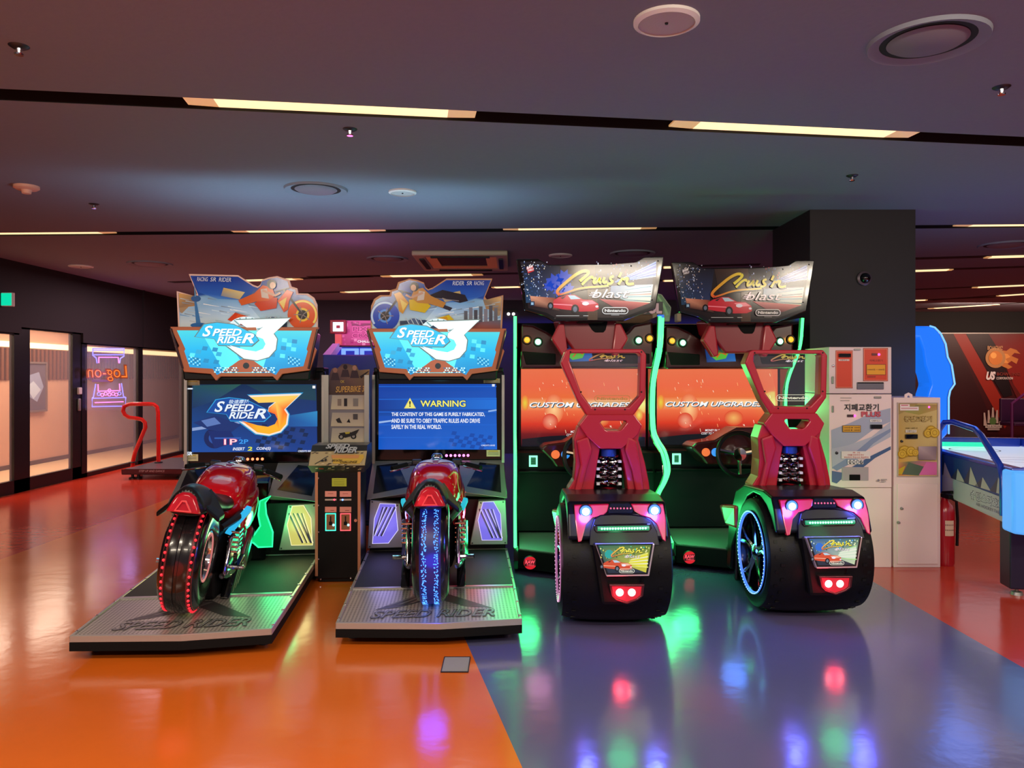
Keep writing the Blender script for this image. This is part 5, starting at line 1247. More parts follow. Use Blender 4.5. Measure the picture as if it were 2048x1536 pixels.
    q.build('frame_bolts', BLACK, hf, kind='stuff')
    no = [(1173, 829), (1267, 829), (1283, 850), (1275, 868), (1242, 897), (1198, 897), (1172, 872), (1157, 850)]
    ni = [(1202, 841), (1250, 841), (1252, 845), (1241, 859), (1237, 861), (1214, 861), (1210, 859), (1200, 845)]
    MB().ringprism(SEAT.poly(no), SEAT.poly(ni), 'y', .17, .31).build('neck', REDPLAST, R, smooth=0, bevel=.014, seg=3)
    so = [(1138, 1000), (1136, 979), (1148, 960), (1151, 925), (1148, 880), (1157, 852), (1180, 866), (1258, 866), (1282, 852), (1277, 880), (1290, 925), (1298, 965), (1302, 1000)]
    si = [(1186, 1000), (1187, 985), (1189, 965), (1195, 925), (1199, 902), (1200, 897), (1204, 894), (1236, 894), (1240, 897), (1242, 902), (1248, 930), (1254, 965), (1258, 1000)]
    sh = MB().ringprism(SEAT.poly(so), SEAT.poly(si), 'y', .20, .36).build('seat_back', REDPLAST, R, smooth=0, bevel=.016, seg=3)
    for pts in ([(1152, 880), (1176, 872), (1184, 900), (1172, 940), (1160, 990), (1146, 990), (1160, 930)], [(1272, 880), (1254, 872), (1248, 900), (1262, 940), (1272, 992), (1288, 990), (1280, 930)]):
        MB().prism(SEAT.poly(pts), 'y', .165, .22).build('back_ridge', REDPLAST, sh, smooth=0, bevel=.014, seg=2)
    MB().prism(SEAT.poly([(1184, 984), (1220, 978), (1258, 983), (1262, 1004), (1180, 1004)]), 'y', .15, .30).build('back_foot', REDPLAST, sh, smooth=0, bevel=.01)
    x0, z0 = SEAT.xz(1219, 975); x1, z1 = SEAT.xz(1219, 896)
    MB().box(x0 - .10, x0 + .10, .33, .38, z0 - .05, z1 + .04).build('spring_bay', MATTE, sh, smooth=0)
    q = MB()
    for dx in (-.030, .030):
        q.tube([(x0 + dx + .028 * math.cos(t * .5), .25 + .028 * math.sin(t * .5), z0 + .01 + t * (z1 - z0 - .06) / 76) for t in range(76)], .0075, 6)
    sp = q.build('coil_spring', CHROME, sh)
    q = MB()
    for k in range(4):
        for s in (-1, 1): q.box(x0 + s * .07 - .010, x0 + s * .07 + .010, .22, .26, z0 + .012 + k * .048, z0 + .028 + k * .048)
    q.build('spring_clips', mat('clip_white', 'd8d8e4', .4), sh, smooth=0, kind='stuff')
    MB().lathe([(.001, z1 - .055), (.05, z1 - .055), (.05, z1 - .01), (.001, z1 - .01)], 'z', (x0, .25, 0), 20).build('spring_top', mat('blue_anodised', '2a50b0', .3, .6), sh)
    # seat cushion and step seen past the fender
    MB().loft([[(-.30, .40, .44), (.30, .40, .44), (.30, .40, .60), (-.30, .40, .60)], [(-.30, .62, .42), (.30, .62, .42), (.33, .62, .57), (-.33, .62, .57)], [(-.25, .86, .44), (.25, .86, .44), (.28, .86, .53), (-.28, .86, .53)]]).build('seat_cushion', REDPLAST, R, smooth=0, bevel=.02, seg=2)
    MB().loft([[(-.27, .50, .05), (.27, .50, .05), (.27, .50, .45), (-.27, .50, .45)], [(-.20, .95, .05), (.20, .95, .05), (.20, .95, .20), (-.20, .95, .20)]]).build('seat_base', GLOSSBLK, R, smooth=0, bevel=.015)
    point('led_side_light', (-.50, .98, .42), 4.5, (.05, 1, .25), .1, R); point('led_side_light', (.50, .98, .42), 4.5, (.08, 1, .30), .15, R)
    point('led_side_light', (.62, 1.62, 1.25), 4.5, (.03, 1, .22), .1, R); point('led_side_light', (-.68, .95, .55), 2.6, (.04, 1, .22), .1, R)
    return R

car_machine((0.605, 4.77, 0), 0.0, 'red-seated car arcade machine next to the motorcycle machines, its wheel ring lit white and pink',
            dict(key='pink', dim=False, rim=(1, .35, .75), rimdot=(1, .6, .85), rim_s=.8, rim_w=.5, badge='b08840', badge_e=0, pal=('2a6a5a', '5a7a30', 'd8d040', '3a4050', ['50c8a0', 'e8e060', '206040', 'f0f0a0'], 'e8e040', 'f0f080', '2aa8a0')))
car_machine((1.845, 4.95, 0), math.radians(1.0), 'red-seated car arcade machine beside the white money changers, its wheel ring lit blue',
            dict(key='blue_ring', dim=True, rim=(.08, .25, 1), rimdot=(.25, .5, 1), rim_s=2.2, rim_w=1.6, badge='f0eccc', badge_e=.8, pal=('205a9a', '3a7060', 'c8d8b0', '304050', ['60b0f0', 'd0e8e0', '206050', 'f0f8c0'], 'd8e8d0', 'a0e080', '2a70d8')))
# ------------------------------------------------------------------ money changers
MCY = 6.04
def mp(Y):
    return lambda u, v: Vector(at(u, v, Y))
ml, mr, mtop = at(1658, 0, MCY)[0], at(1783, 0, MCY)[0], at(0, 694, MCY)[2]
m1 = thing('money_changer', 'tall white banknote changer with orange panels beside the black column', 'change machine', ((ml + mr) / 2, MCY, 0))
w = (mr - ml) / 2; zc1 = at(0, 787, MCY)[2]; zc2 = at(0, 975, MCY)[2]
def bx(name, z0, z1, d0=0.0): return MB().box(-w, w, d0, .50, z0, z1)
bx('', 0, zc2 - .004).build('lower_cabinet', WHITE, m1, smooth=0, bevel=.004)
dr = bx('', zc2, zc1 - .006, -.004).build('front_door', WHITE, m1, smooth=0, bevel=.004)
up = bx('', zc1, mtop, 0).build('upper_cabinet', mat('white_enamel_warm', 'e6d2d2', .4), m1, smooth=0, bevel=.004)
ox = (ml + mr) / 2
def local(Y, off): return lambda u, v: (lambda q: (q[0] - ox, off, q[2]))(at(u, v, Y))
c = Canvas(local(MCY, -.006))
def Q(x, y): return (1600 + x * .3386, 640 + y * .3386)
def qr(x0, y0, x1, y1, col): c.rect(*Q(x0, y0), *Q(x1, y1), col)
def qp(pts, col, cols=None): c.poly([Q(*p) for p in pts], col, cols)
qp([(182, 650), (300, 605), (430, 545), (533, 520), (533, 600), (440, 640), (330, 720), (200, 790), (186, 800)], 'a8b0c4'); qp([(183, 760), (280, 740), (420, 690), (533, 600), (533, 690), (440, 740), (360, 790), (220, 870), (188, 880)], 'b8bccb')
qp([(186, 870), (300, 800), (420, 700), (533, 640), (533, 660), (430, 730), (330, 830), (215, 890)], '8898b8'); qp([(300, 870), (420, 800), (533, 745), (533, 765), (440, 815), (370, 870)], '44608c'); qp([(186, 890), (245, 900), (242, 940), (214, 965), (186, 955)], '5a6c98')
for k in range(2): qr(236, 458 + 16 * k, 302 - 12 * k, 462 + 16 * k, 'a89c98')
c.text('지폐교환기', *Q(258, 495), *Q(462, 537), '181820', 0, .02)
c.text('PLUS', *Q(358, 540), *Q(474, 572), 'b02838', 0, .05); c.text('PLUS', *Q(361, 543), *Q(471, 569), 'd86070', 0, .0)
qr(275, 558, 315, 573, '3a2028'); qr(410, 587, 478, 602, 'f0ecea'); c.text('지폐투입구', *Q(416, 590), *Q(472, 600), '302c30', 0, .01)
qr(246, 622, 355, 662, '6a4a18'); qr(250, 625, 352, 659, 'e0a428'); c.text('10000원 ▶ 1000원', *Q(255, 630), *Q(348, 640), '3a2c10', 0, .01); c.text('5000원 ▶ 1000원', *Q(255, 645), *Q(348, 655), '3a2c10', 0, .01)
qr(240, 774, 410, 818, 'ece0dc'); c.text('주 의', *Q(305, 778), *Q(348, 788), 'c04840', 0, .01); c.text('지폐를 반듯하게 펴서', *Q(275, 791), *Q(370, 801), 'c04840', 0, .01); c.text('투입하여 주십시오 취급주의', *Q(255, 805), *Q(398, 815), 'c04840', 0, .01)
qr(276, 824, 368, 850, 'f4f0f0')
for k, t in enumerate('지폐출구'): c.ell(*Q(291 + k * 21.5, 837), 3.2, 4, '2c2c34', 14); c.text(t, *Q(284 + k * 21.5, 829), *Q(298 + k * 21.5, 845), 'f4f0f0', 0, .02)
c.ell(*Q(456, 945), 2.4, 2.4, '8a8088', 14); qr(470, 937, 506, 943, 'b0a4a4'); qr(470, 949, 500, 954, 'b8acac')
c.done('door_print', INK, dr)
c = Canvas(local(MCY, -.002))
def O(x, y): return (1640 + x * .1433, 680 + y * .1432)
def orr(x0, y0, x1, y1, col): c.rect(*O(x0, y0), *O(x1, y1), col)
for x0, y0, x1, y1 in ((215, 145, 455, 675), (600, 112, 945, 575)):
    orr(x0, y0, x1, y1, 'b84838'); orr(x0 + 10, y0 + 12, x1 - 10, y1 - 12, 'f0a080'); orr(x0 + 15, y0 + 17, x1 - 15, y1 - 17, 'd83c1c')
orr(255, 268, 405, 292, 'f0d8d0'); c.text('지폐투입구', *O(268, 270), *O(398, 290), '301818', 0, .01)
c.text('지폐교환기', *O(685, 272), *O(870, 302), '8a2818', 0, .01); orr(638, 338, 912, 490, '903010'); orr(648, 346, 904, 482, 'e8a018')
c.text('10000원→1000원', *O(655, 400), *O(895, 425), '6a3c08', 0, .01); orr(655, 505, 770, 522, 'a02818'); orr(715, 186, 800, 218, '6a1420')
c.done('panel_print', INK, up)
def P1(x, y, off=0): v = at(*O(x, y), MCY); return v[0] - ox, v[2]
def blk(name, m, parent, fa, fb, y0, y1, **kw):
    return MB().box(min(fa[0], fb[0]), max(fa[0], fb[0]), y0, y1, min(fa[1], fb[1]), max(fa[1], fb[1])).build(name, m, parent, smooth=0, **kw)
blk('bill_slot', GLOSSBLK, up, P1(255, 190), P1(418, 240), -.02, .0, bevel=.003)
blk('dispense_tray', mat('tray_grey', '6a6874', .4, .5), up, P1(512, 590), P1(882, 688), -.012, 0.0, bevel=.003)
blk('tray_mouth', MATTE, up, P1(516, 592), P1(878, 606), -.014, -.01)
for y0, y1, par in ((510, 612, up), (918, 1012, dr)): blk('hinge', STEEL, par, P1(160, y0), P1(186, y1), -.016, 0, bevel=.004)
blk('handle_plate', STEEL, up, P1(470, 124), P1(560, 146), -.012, 0, bevel=.003)
blk('handle_plate', STEEL, dr, P1(748, 788), P1(845, 816), -.016, 0, bevel=.003)
x, z = P1(180, 362); MB().lathe([(.001, -.014), (.009, -.012), (.012, 0), (.001, 0)], 'y', (x, 0, z), 16).build('lock', CHROME, up)
def P2(x, y): v = at(*Q(x, y), MCY); return v[0] - ox, v[2]
blk('bill_slot', GLOSSBLK, dr, P2(412, 617), P2(478, 641), -.026, 0, bevel=.003)
rec = blk('coin_recess', mat('recess_grey', 'b0a4a8', .4), dr, P2(245, 868), P2(402, 948), -.010, 0.0, bevel=.003)
blk('coin_mouth', MATTE, rec, P2(288, 912), P2(352, 946), -.014, -.008, bevel=.003)
x, z = P2(214, 785); MB().lathe([(.001, -.016), (.010, -.014), (.013, 0), (.001, 0)], 'y', (x, -.002, z), 16).build('lock', DKSTEEL, dr)
for (px, py), par in (((463, 204), up), ((320, 566), dr)):
    x, z = P2(px, py); MB().ball((x, -.010, z), .010, 10).build('status_light', glow('pink_status', (1, .08, .45), 2.5), par)

ml2, mr2, mt2 = at(1787, 0, MCY)[0], at(1881, 0, MCY)[0], at(0, 795, MCY)[2]
ox = (ml2 + mr2) / 2; w = (mr2 - ml2) / 2; zs = at(0, 960, MCY)[2]
m2 = thing('coin_changer', 'shorter cream coin changer with a gold coin picture panel', 'change machine', (ox, MCY, 0))
MB().box(-w, w, 0, .42, 0, mt2).build('cabinet', mat('white_enamel_cream', 'ecd6d0', .4, bump=.02, bscale=80), m2, smooth=0, bevel=.004)
dz0, dz1, dx0, dx1 = at(0, 1128, MCY)[2], at(0, 968, MCY)[2], at(1794, 0, MCY)[0] - ox, at(1875, 0, MCY)[0] - ox
MB().box(dx0, dx1, -.008, 0, dz0, dz1).build('lower_door', WHITE, m2, smooth=0, bevel=.003)
for px, py in ((596, 1112), (578, 1195)):
    x, z = P2(px, py); MB().lathe([(.001, -.02), (.009, -.018), (.012, 0), (.001, 0)], 'y', (x, -.006, z), 16).build('lock', STEEL, m2)
px0, px1, pz0, pz1 = at(1794, 0, MCY)[0] - ox, at(1875, 0, MCY)[0] - ox, at(0, 953, MCY)[2], at(0, 805, MCY)[2]
pan = MB().ringprism([(px0, pz0), (px1, pz0), (px1, pz1), (px0, pz1)], [(px0 + .006, pz0 + .006), (px1 - .006, pz0 + .006), (px1 - .006, pz1 - .006), (px0 + .006, pz1 - .006)], 'y', -.012, 0).build('picture_panel', mat('panel_rim', 'c0a8a0', .4), m2, smooth=0)
c = Canvas(local(MCY, -.003))
qp([(578, 488), (810, 488), (808, 920), (576, 920)], 'd8b050', ['b8a060', 'd0b878', 'd8b878', 'd8a848'])
qp([(640, 500), (808, 500), (808, 530), (700, 560), (600, 540)], '8a8a50', ['6a7a48', 'b08a58', 'c09a60', 'a8984c', '98a058']); qp([(578, 500), (700, 488), (660, 520), (578, 560)], 'a89058')
qp([(580, 840), (640, 835), (700, 832), (806, 838), (806, 915), (580, 915)], 'c87888', ['d8a060', '70805a', 'b86a90', 'e078a8', 'e070b0', 'c8503c']); qp([(640, 840), (745, 870), (700, 918), (600, 912)], '5a6a58'); qp([(745, 838), (806, 850), (790, 915), (700, 915)], 'e070b0'); qp([(580, 880), (620, 860), (600, 912), (580, 912)], 'c8b030')
qr(588, 497, 645, 512, 'f4e4e0'); qr(588, 512, 698, 534, 'f0e0dc'); qr(594, 501, 636, 506, 'd06070'); qr(594, 519, 690, 524, 'd08a8a')
c.text('동전교환기', *Q(612, 566), *Q(776, 602), '8a6a30', 0, .05); c.text('동전교환기', *Q(615, 569), *Q(773, 599), 'd8c080', 0, .0)
c.text('1000원 = 500원 2개', *Q(620, 634), *Q(690, 642), '4a4030', 0, .01); qr(620, 648, 684, 664, 'e8dcc8'); c.text('지폐투입구', *Q(624, 650), *Q(680, 662), '302820', 0, .01)
for x, y, r0 in ((770, 655, 11), (752, 668, 9), (790, 665, 10), (612, 775, 12), (598, 790, 9), (650, 775, 10), (675, 782, 7)):
    c.ell(*Q(x, y), r0, r0, 'b08828', 18); c.ell(*Q(x, y), r0 * .82, r0 * .82, 'd8b040', 18); c.ring(*Q(x, y), r0 * .4, r0 * .5, 'a88028', 16); c.h -= c.step
c.lay(); qp([(692, 745), (800, 745), (798, 825), (692, 825)], '9a8690', ['b8a0a0', '8a7480', 'a88c90', '7a6470'])
c.done('panel_print', INKGLOSS, pan)
blk('bill_slot', GLOSSBLK, m2, P2(618, 674), P2(688, 700), -.022, 0, bevel=.003)
tr = MB().box(*sorted((P2(696, 0)[0], P2(796, 0)[0])), -.008, 0, *sorted((P2(0, 750)[1], P2(0, 820)[1]))).build('coin_tray', mat('tray_mauve', '8a7880', .3, .4), m2, smooth=0, bevel=.003)
x, z = P2(598, 716); MB().lathe([(.001, -.016), (.008, -.014), (.011, 0), (.001, 0)], 'y', (x, -.002, z), 16).build('lock', DKSTEEL, m2)
x, z = P2(760, 514); MB().ball((x, -.006, z), .008, 8).build('status_light', glow('pink_status', (1, .08, .45), 2.5), m2)
x, z = P2(645, 455)
MB().ringprism([(x - .035, z - .04), (x + .035, z - .04), (x + .03, z + .02), (x, z + .035), (x - .03, z + .02)], [(x - .01, z - .01), (x + .01, z - .01), (x + .01, z + .005), (x, z + .012), (x - .01, z + .005)], 'y', .01, .016).build('hanger_tab', WHITE, m2, smooth=0)

# fire extinguisher
fx = thing('fire_extinguisher', 'red fire extinguisher on the floor right of the coin changer', 'fire extinguisher', (3.425, 6.13, 0))
MB().lathe([(.001, .0), (.062, .0), (.068, .02), (.068, .42), (.056, .47), (.03, .50), (.022, .53), (.001, .53)], 'z', (0, 0, 0), 28).build('cylinder', mat('extinguisher_red', 'a81420', .25, coat=.4), fx)
MB().box(-.02, .02, -.09, .03, .53, .56).prism([(-.10, .575), (.04, .56), (.04, .575), (-.10, .60)], 'x', -.01, .01).build('valve_handle', BLACK, fx, smooth=0, bevel=.003)
MB().tube([(.02, 0, .54), (.09, 0, .50), (.10, 0, .35), (.095, 0, .15)], .011, 8).build('hose', BLACK, fx)
c = Canvas(lambda u, v: (.0695 * math.sin(u), -.0695 * math.cos(u), v), (0, 0, 0), 0)
for k in range(6):
    a = -.5 + k * .17; c.rect(a, .36, a + .17, .24, 'd8c0a0'); c.rect(a + .02, .33, a + .13, .32, '806050'); c.rect(a + .02, .29, a + .13, .28, '806050')
c.done('label_sticker', INK, fx)

# ------------------------------------------------------------------ air hockey table
HK = (3.30, 5.12, 0); HR = math.radians(-9)
hk = thing('air_hockey_table', 'blue and white air hockey table with glowing corner drums', 'game table', HK, HR)
Wd, Ln = 1.35, 2.75
BLUEP = mat('royal_blue_plastic', '1638a8', .25, coat=.4)
body = MB().prism([(.0, .50), (.0, .80), (.03, .86), (Ln, .86), (Ln, .58)], 'x', .0, .04).prism([(.0, .50), (.0, .86), (Ln, .86), (Ln, .58)], 'x', Wd - .04, Wd).box(.0, Wd, 0, .05, .5, .86).box(0, Wd, Ln - .05, Ln, .58, .86).build('table_body', mat('table_white', 'cfc8cc', .35), hk, smooth=0, bevel=.006)
MB().box(.04, Wd - .04, .05, Ln - .05, .74, .80).build('playing_surface', mat('lit_surface', 'f4f4ff', .15, emit=(.80, .92, 1.0), estr=.55), hk, smooth=0)
c = Canvas(lambda u, v: (u, v, .8005), (0, 0, 1))
for yy in (.5, 1.37, 2.25): c.ring(Wd / 2, yy, .20, .212, '303850', 32)
c.rect(.05, 1.36, Wd - .05, 1.38, '8090a8'); c.done('rink_lines', INK, hk)
q = MB()
for s in (0, 1): q.box(s * (Wd - .09) - .0, s * (Wd - .09) + .09, .0, Ln, .80, .885)
q.box(.09, Wd - .09, 0, .09, .80, .885); q.box(.09, Wd - .09, Ln - .09, Ln, .80, .885)
q.build('rail', BLUEP, hk, smooth=0, bevel=.012, seg=2)
MB().box(.10, Wd * .7, Ln - .14, Ln - .10, .80, .84).build('green_light', glow('rail_green', (.0, .9, .5), 1.1), hk, smooth=0)
c = Canvas(lambda u, v: (-.003, u, v), (-1, 0, 0))
c.poly([(.0, .66), (.05, .86), (Ln, .86), (Ln, .72)], '1c4a88', ['164088', '1a4a90', '16386c', '2a5a90'])
for x, h in ((.18, .10), (.42, .07), (.62, .12), (.85, .08), (1.1, .1)):
    c.poly([(x - .13, .69), (x, .70 + h), (x + .13, .69)], 'c8bcb8'); c.poly([(x, .70 + h), (x + .13, .69), (x + .03, .69)], '3a3c58'); c.h -= c.step
c.lay(); c.poly([(0, .51), (0, .67), (Ln, .73), (Ln, .60)], 'd4ccc8', ['c8c4cc', 'c8c4cc', 'a8a4b0', 'a8a4b0'])
c.text('슈팅스타호키', .62, .655, .08, .585, '1c2050', .1, .04); c.text('슈팅스타호키', .61, .65, .09, .59, 'f0f0f8', .1, .0); c.text('AIR HOCKEY TABLE', .52, .575, .10, .553, '6a6a80', 0, .01)
c.done('side_print', INK, hk)
drum = MB().prism([(-.02, -.06), (.06, -.12), (.20, -.14), (.36, -.12), (.42, -.04), (.42, .10), (-.02, .10)], 'z', .46, .87).build('corner_drum', mat('drum_lit', '4a78a8', .3, emit=(.08, .42, 1.0), estr=.8), hk, smooth=40, bevel=.02, seg=3)
MB().lathe([(.001, 0), (.08, 0), (.085, .012), (.001, .012)], 'z', (.19, .0, .872), 26).build('knob_seat', mat('knob_red', 'c04030', .4), hk)
MB().lathe([(.001, 0), (.045, 0), (.045, .06), (.035, .082), (.001, .088)], 'z', (.19, .0, .884), 22).build('striker', MATTE, hk)
for x, y in ((.12, .20), (.12, Ln - .9), (Wd - .2, .25), (Wd - .2, Ln - .4)):
    lg = MB().box(x - .07, x + .07, y - .07, y + .09, .05, .60).build('leg', mat('leg_navy', '10102c', .4), hk, smooth=0, bevel=.01)
    MB().lathe([(.001, 0), (.04, 0), (.035, .02), (.012, .025), (.012, .06), (.001, .06)], 'z', (x, y, 0), 14).build('levelling_foot', STEEL, lg)
MB().tube([(-.03, 1.15, .55), (-.03, 1.15, 1.05), (.0, 1.12, 1.12), (.02, 1.0, 1.13), (.02, .60, 1.10), (.02, .50, 1.06), (.0, .16, .88), (.0, .12, .80), (.0, .12, .55)], .022, 10).build('guard_rail', BLUEP, hk)
MB().prism([(1.13, .88), (1.13, 1.11), (.55, 1.08), (.20, .88)], 'x', .003, .007).build('guard_pane', CLEAR, hk, smooth=0)
# tall glowing score arch
PY = 6.98
pts = [(1815, 652), (1858, 652), (1868, 655), (1880, 667), (1890, 688), (1894, 714), (1902, 730), (1908, 768), (1899, 781), (1896, 795), (1896, 868), (1882, 882), (1852, 884), (1852, 800), (1862, 770), (1858, 752), (1850, 730), (1846, 700), (1838, 675), (1815, 672)]
AM = MX(HK, HR).inverted()
wp = [Vector(at(x, y, PY)) for x, y in pts]
fr = [tuple(AM @ p) for p in wp]; bk = [tuple(AM @ (p + Vector((.05, .32, 0)))) for p in wp]
MB().loft([fr, bk]).build('score_arch', mat('arch_lit', '1040e0', .2, emit=(.01, .20, 1.0), estr=.85, coat=.4), hk, smooth=30, bevel=.02, seg=2)
ea = [tuple(AM @ (p + Vector((0, -.012, 0)))) for p in wp[1:11]]
MB().tube(ea, .008, 6).build('arch_edge', glow('arch_edge', (.2, .55, 1), 1.2), hk)
point('arch_light', (.15, 1.2, 1.5), 6.0, (.05, .2, 1), .2, hk); point('drum_light', (.2, -.45, .65), 1.6, (.15, .4, 1), .15, hk)

# ------------------------------------------------------------------ mural wall at the back right
MYW = 17.48
mu = MB().box(6.7, 12.95, MYW - .03, MYW, .05, 2.43).build('mural_panel', mat('mural_base', '1a0a0c', .5), wm, smooth=0)
c = Canvas(lambda u, v: (lambda q: (q[0], MYW - .032, q[2]))(at(u, v, MYW)), step=.002)
c.rect(1640, 668, 2160, 880, '3a0c10'); c.poly([(1905, 668), (1930, 668), (2048, 880), (2020, 880)], '8a2418'); c.poly([(1930, 668), (1990, 668), (2010, 740), (1990, 770)], '1e0a10'); c.poly([(1975, 668), (2120, 668), (2120, 760), (2045, 815), (1995, 700)], '8c2018', ['5a1414', '7a1c18', '7a1c18', '8a2018', '701818'])
c.poly([(1640, 668), (1905, 668), (2000, 880), (1640, 880)], '2e0a10'); c.poly([(1990, 880), (2048, 800), (2160, 760), (2160, 880)], '3a0c14'); c.poly([(1985, 760), (2010, 740), (2022, 790), (2005, 795)], '180a10'); c.poly([(2005, 740), (2046, 800), (2040, 815)], '5a1616')
for pts, col in (([(1994, 700), (2010, 702), (2018, 696), (2030, 700), (2038, 708), (2026, 706), (2020, 712), (2034, 718), (2030, 728), (2020, 722), (2012, 728), (2022, 734), (2014, 738), (1996, 730)], 'b87038'), ([(1994, 706), (2012, 708), (2018, 714), (2008, 718), (2014, 726), (1996, 726)], 'd89048')): c.poly(pts, col)
c.ring(1988, 716, 14, 20, 'b08050', 28); c.ell(1988, 716, 13.5, 14, 'c87a38', 24); c.ell(1984, 711, 6, 6, 'e8a858', 16); c.text('BOWLING', 1972, 700, 2002, 692, 'c89868', 0, .01)
c.text('US', 1969, 743, 1988, 760, 'd8d0d0', .3, .06); c.text('BOWLING', 1990, 745, 2037, 751, '7a3028', 0, .02); c.text('CORPORATION', 1989, 754, 2022, 759, 'c8bcb8', 0, .02)
for k in range(-2, 3):
    x = 1982 + k * 7.5; y = 835 - (2 - abs(k)) * 5
    c.poly([(x - 1.5 + k, y - 10), (x + 1.5 + k, y - 10), (x + 2 + k * .6, y), (x + 3.5, y + 16), (x - 3.5, y + 16), (x - 2 + k * .6, y)], 'a89890'); c.h -= c.step
c.lay(); c.ell(1982, 842, 7, 8, '4a6a3a', 16); c.rect(1967, 849, 1999, 855, 'c8c0b8'); c.text('PRO BOWLING', 1968, 850, 1998, 854, '3a2020', 0, .02); c.rect(1971, 856, 1995, 860, '9a8c88')
c.done('mural_print', INK, wm)
MB().box(6.7, 12.95, MYW - .06, MYW, 2.43, 2.45).build('mural_rail', STEEL, wm, smooth=0)
pr_ = thing('bowling_seat_frame', 'dark purple tubular seat frame in front of the mural at the right picture edge', 'seat', (10.9, 16.2, 0))
MB().tube([(-.45, 0, .0), (-.45, 0, .9), (.0, 0, 1.25), (1.0, 0, 1.25), (1.0, 0, 0)], .03, 8).build('frame_tube', mat('purple_tube', '4a1448', .3), pr_)
MB().box(-.4, 1.0, .0, .5, .42, .50).box(-.4, 1.0, .45, .52, .5, 1.0).build('seat_shell', mat('purple_seat', '2c0c30', .4), pr_, smooth=0, bevel=.02)

# ------------------------------------------------------------------ dance machine rail at the left
dn = thing('dance_stage', 'low black dance-game stage with a red bent safety rail by the glass', 'dance game', (0, 0, 0))
fy = 11.1; x0 = at(243, 0, fy)[0]; zt = at(0, 940, fy)[2]
st = MB().box(x0, x0 + 1.75, fy, 12.7, .07, zt).build('stage', mat('stage_black', '16101a', .3), dn, smooth=0, bevel=.008)
MB().box(x0 + .03, x0 + 1.72, fy + .03, 12.67, zt, zt + .012).build('tread_sheet', mat('stage_steel', '8a8690', .3, .8), st, smooth=0)
c = Canvas(lambda u, v: (u, fy - .002, v)); c.rect(x0, .085, x0 + 1.75, .15, '4a1420'); c.text('STEP UP AND DANCE', x0 + .25, .14, x0 + .62, .11, 'b8a0a8', .2, .01); c.done('front_strip', INK, st)
for px in (250, 262, 345, 372): MB().lathe([(.001, 0), (.05, 0), (.05, .02), (.02, .025), (.02, .075), (.001, .075)], 'z', (at(px, 0, fy)[0] + .05, fy + .12, 0), 12).build('levelling_foot', DKSTEEL, st)
ry = 11.9
path = [(265, 934), (266, 922), (270, 905), (288, 862), (291, 855), (290, 845), (284, 839), (275, 837), (258, 835), (250, 830), (246, 822), (248, 813), (256, 809), (266, 808), (298, 808), (308, 809), (314, 814), (316, 824), (317, 880), (317, 934)]
MB().tube([at(x, y, ry) for x, y in path], .030, 10).build('safety_rail', mat('red_tube', 'd01c14', .25, coat=.4), dn)
for px in (265, 317):
    p = at(px, 934, ry); MB().lathe([(.001, .0), (.06, 0), (.06, .012), (.034, .02), (.001, .02)], 'z', (p[0], p[1], zt + .012), 16).build('rail_flange', DKSTEEL, dn)

# neon sign hanging inside the glass, seen from its back
ns = thing('neon_sign', 'blue and orange neon sign of an arcade cabinet, seen reversed on the glass', 'neon sign', (GX + .10, 12.05, 0))
def nsf(px, py): 
    X = GX + .10; Y = X * FPX / (px - HX); return (0, Y - 12.05, CZ - (py - HY) * Y / FPX)
def nz_(x, y): return nsf(x * .2865, 560 + y * .2865)
bp = [nz_(600, 470), nz_(905, 470), nz_(905, 910), nz_(600, 910)]
MB().loft([[(p[0] - .012, p[1], p[2]) for p in bp], [(p[0] - .007, p[1], p[2]) for p in bp]]).build('acrylic_sheet', CLEAR, ns, smooth=0)
VIO = glow('neon_violet', (.25, .20, 1.0), 2.0); PNK = glow('neon_pink', (1, .22, .75), 1.8); ORG = glow('neon_orange', (1, .30, .06), 1.7)
def nt_(pts, m, name, closed=False, r=.009): MB().tube([nz_(*p) for p in pts], r, 6, closed).build(name, m, ns)
nt_([(648, 478), (866, 478), (866, 532), (840, 548), (836, 580)], VIO, 'blue_tube'); nt_([(648, 478), (648, 525), (672, 545), (678, 580)], VIO, 'blue_tube'); nt_([(655, 490), (860, 490)], VIO, 'blue_tube'); nt_([(655, 522), (860, 522)], VIO, 'blue_tube')
nt_([(690, 580), (690, 540), (825, 540), (830, 580)], PNK, 'pink_tube')
nt_([(668, 726), (652, 818), (644, 826), (644, 884), (876, 880), (878, 820), (862, 812), (848, 722)], VIO, 'blue_tube'); nt_([(644, 826), (876, 820)], VIO, 'blue_tube'); nt_([(684, 728), (686, 776), (838, 772), (834, 724)], PNK, 'pink_tube'); nt_([(664, 856), (860, 850)], PNK, 'pink_tube')
for x, y, m in ((690, 796, VIO), (714, 802, PNK), (738, 794, PNK), (764, 800, PNK), (764, 772, PNK), (790, 794, PNK), (812, 800, PNK), (834, 792, VIO)): nt_([(x + 11 * math.cos(k * PI / 5), y + 11 * math.sin(k * PI / 5)) for k in range(10)], m, 'button_loop', True, .006)
c = Canvas(lambda u, v: nz_(u, v), (1, 0, 0), .002)
c.text('Log-on', 600, 590, 892, 715, 'a84018', .1, .06, mirror=True); c.done('lettering_back', ink('neon_letter_back', .8), ns)
vs, fs, a, b, cc, dd = text_mesh('Log-on', .1, 0.0)
c = Canvas(lambda u, v: nz_(u, v), (1, 0, 0), .004); c.h = .01
c.text('Log-on', 608, 600, 884, 706, 'ff7a28', .1, -.01, mirror=True); c.done('lettering_tube', ink('neon_letter', 1.3), ns)
c = Canvas(lambda u, v: nz_(u, v), (1, 0, 0), .004); c.rect(640, 696, 765, 712, '8a6a8a'); c.done('small_plate', INK, ns)
point('neon_light', (.25, 0, 1.5), 2.0, (.5, .3, 1), .1, ns)

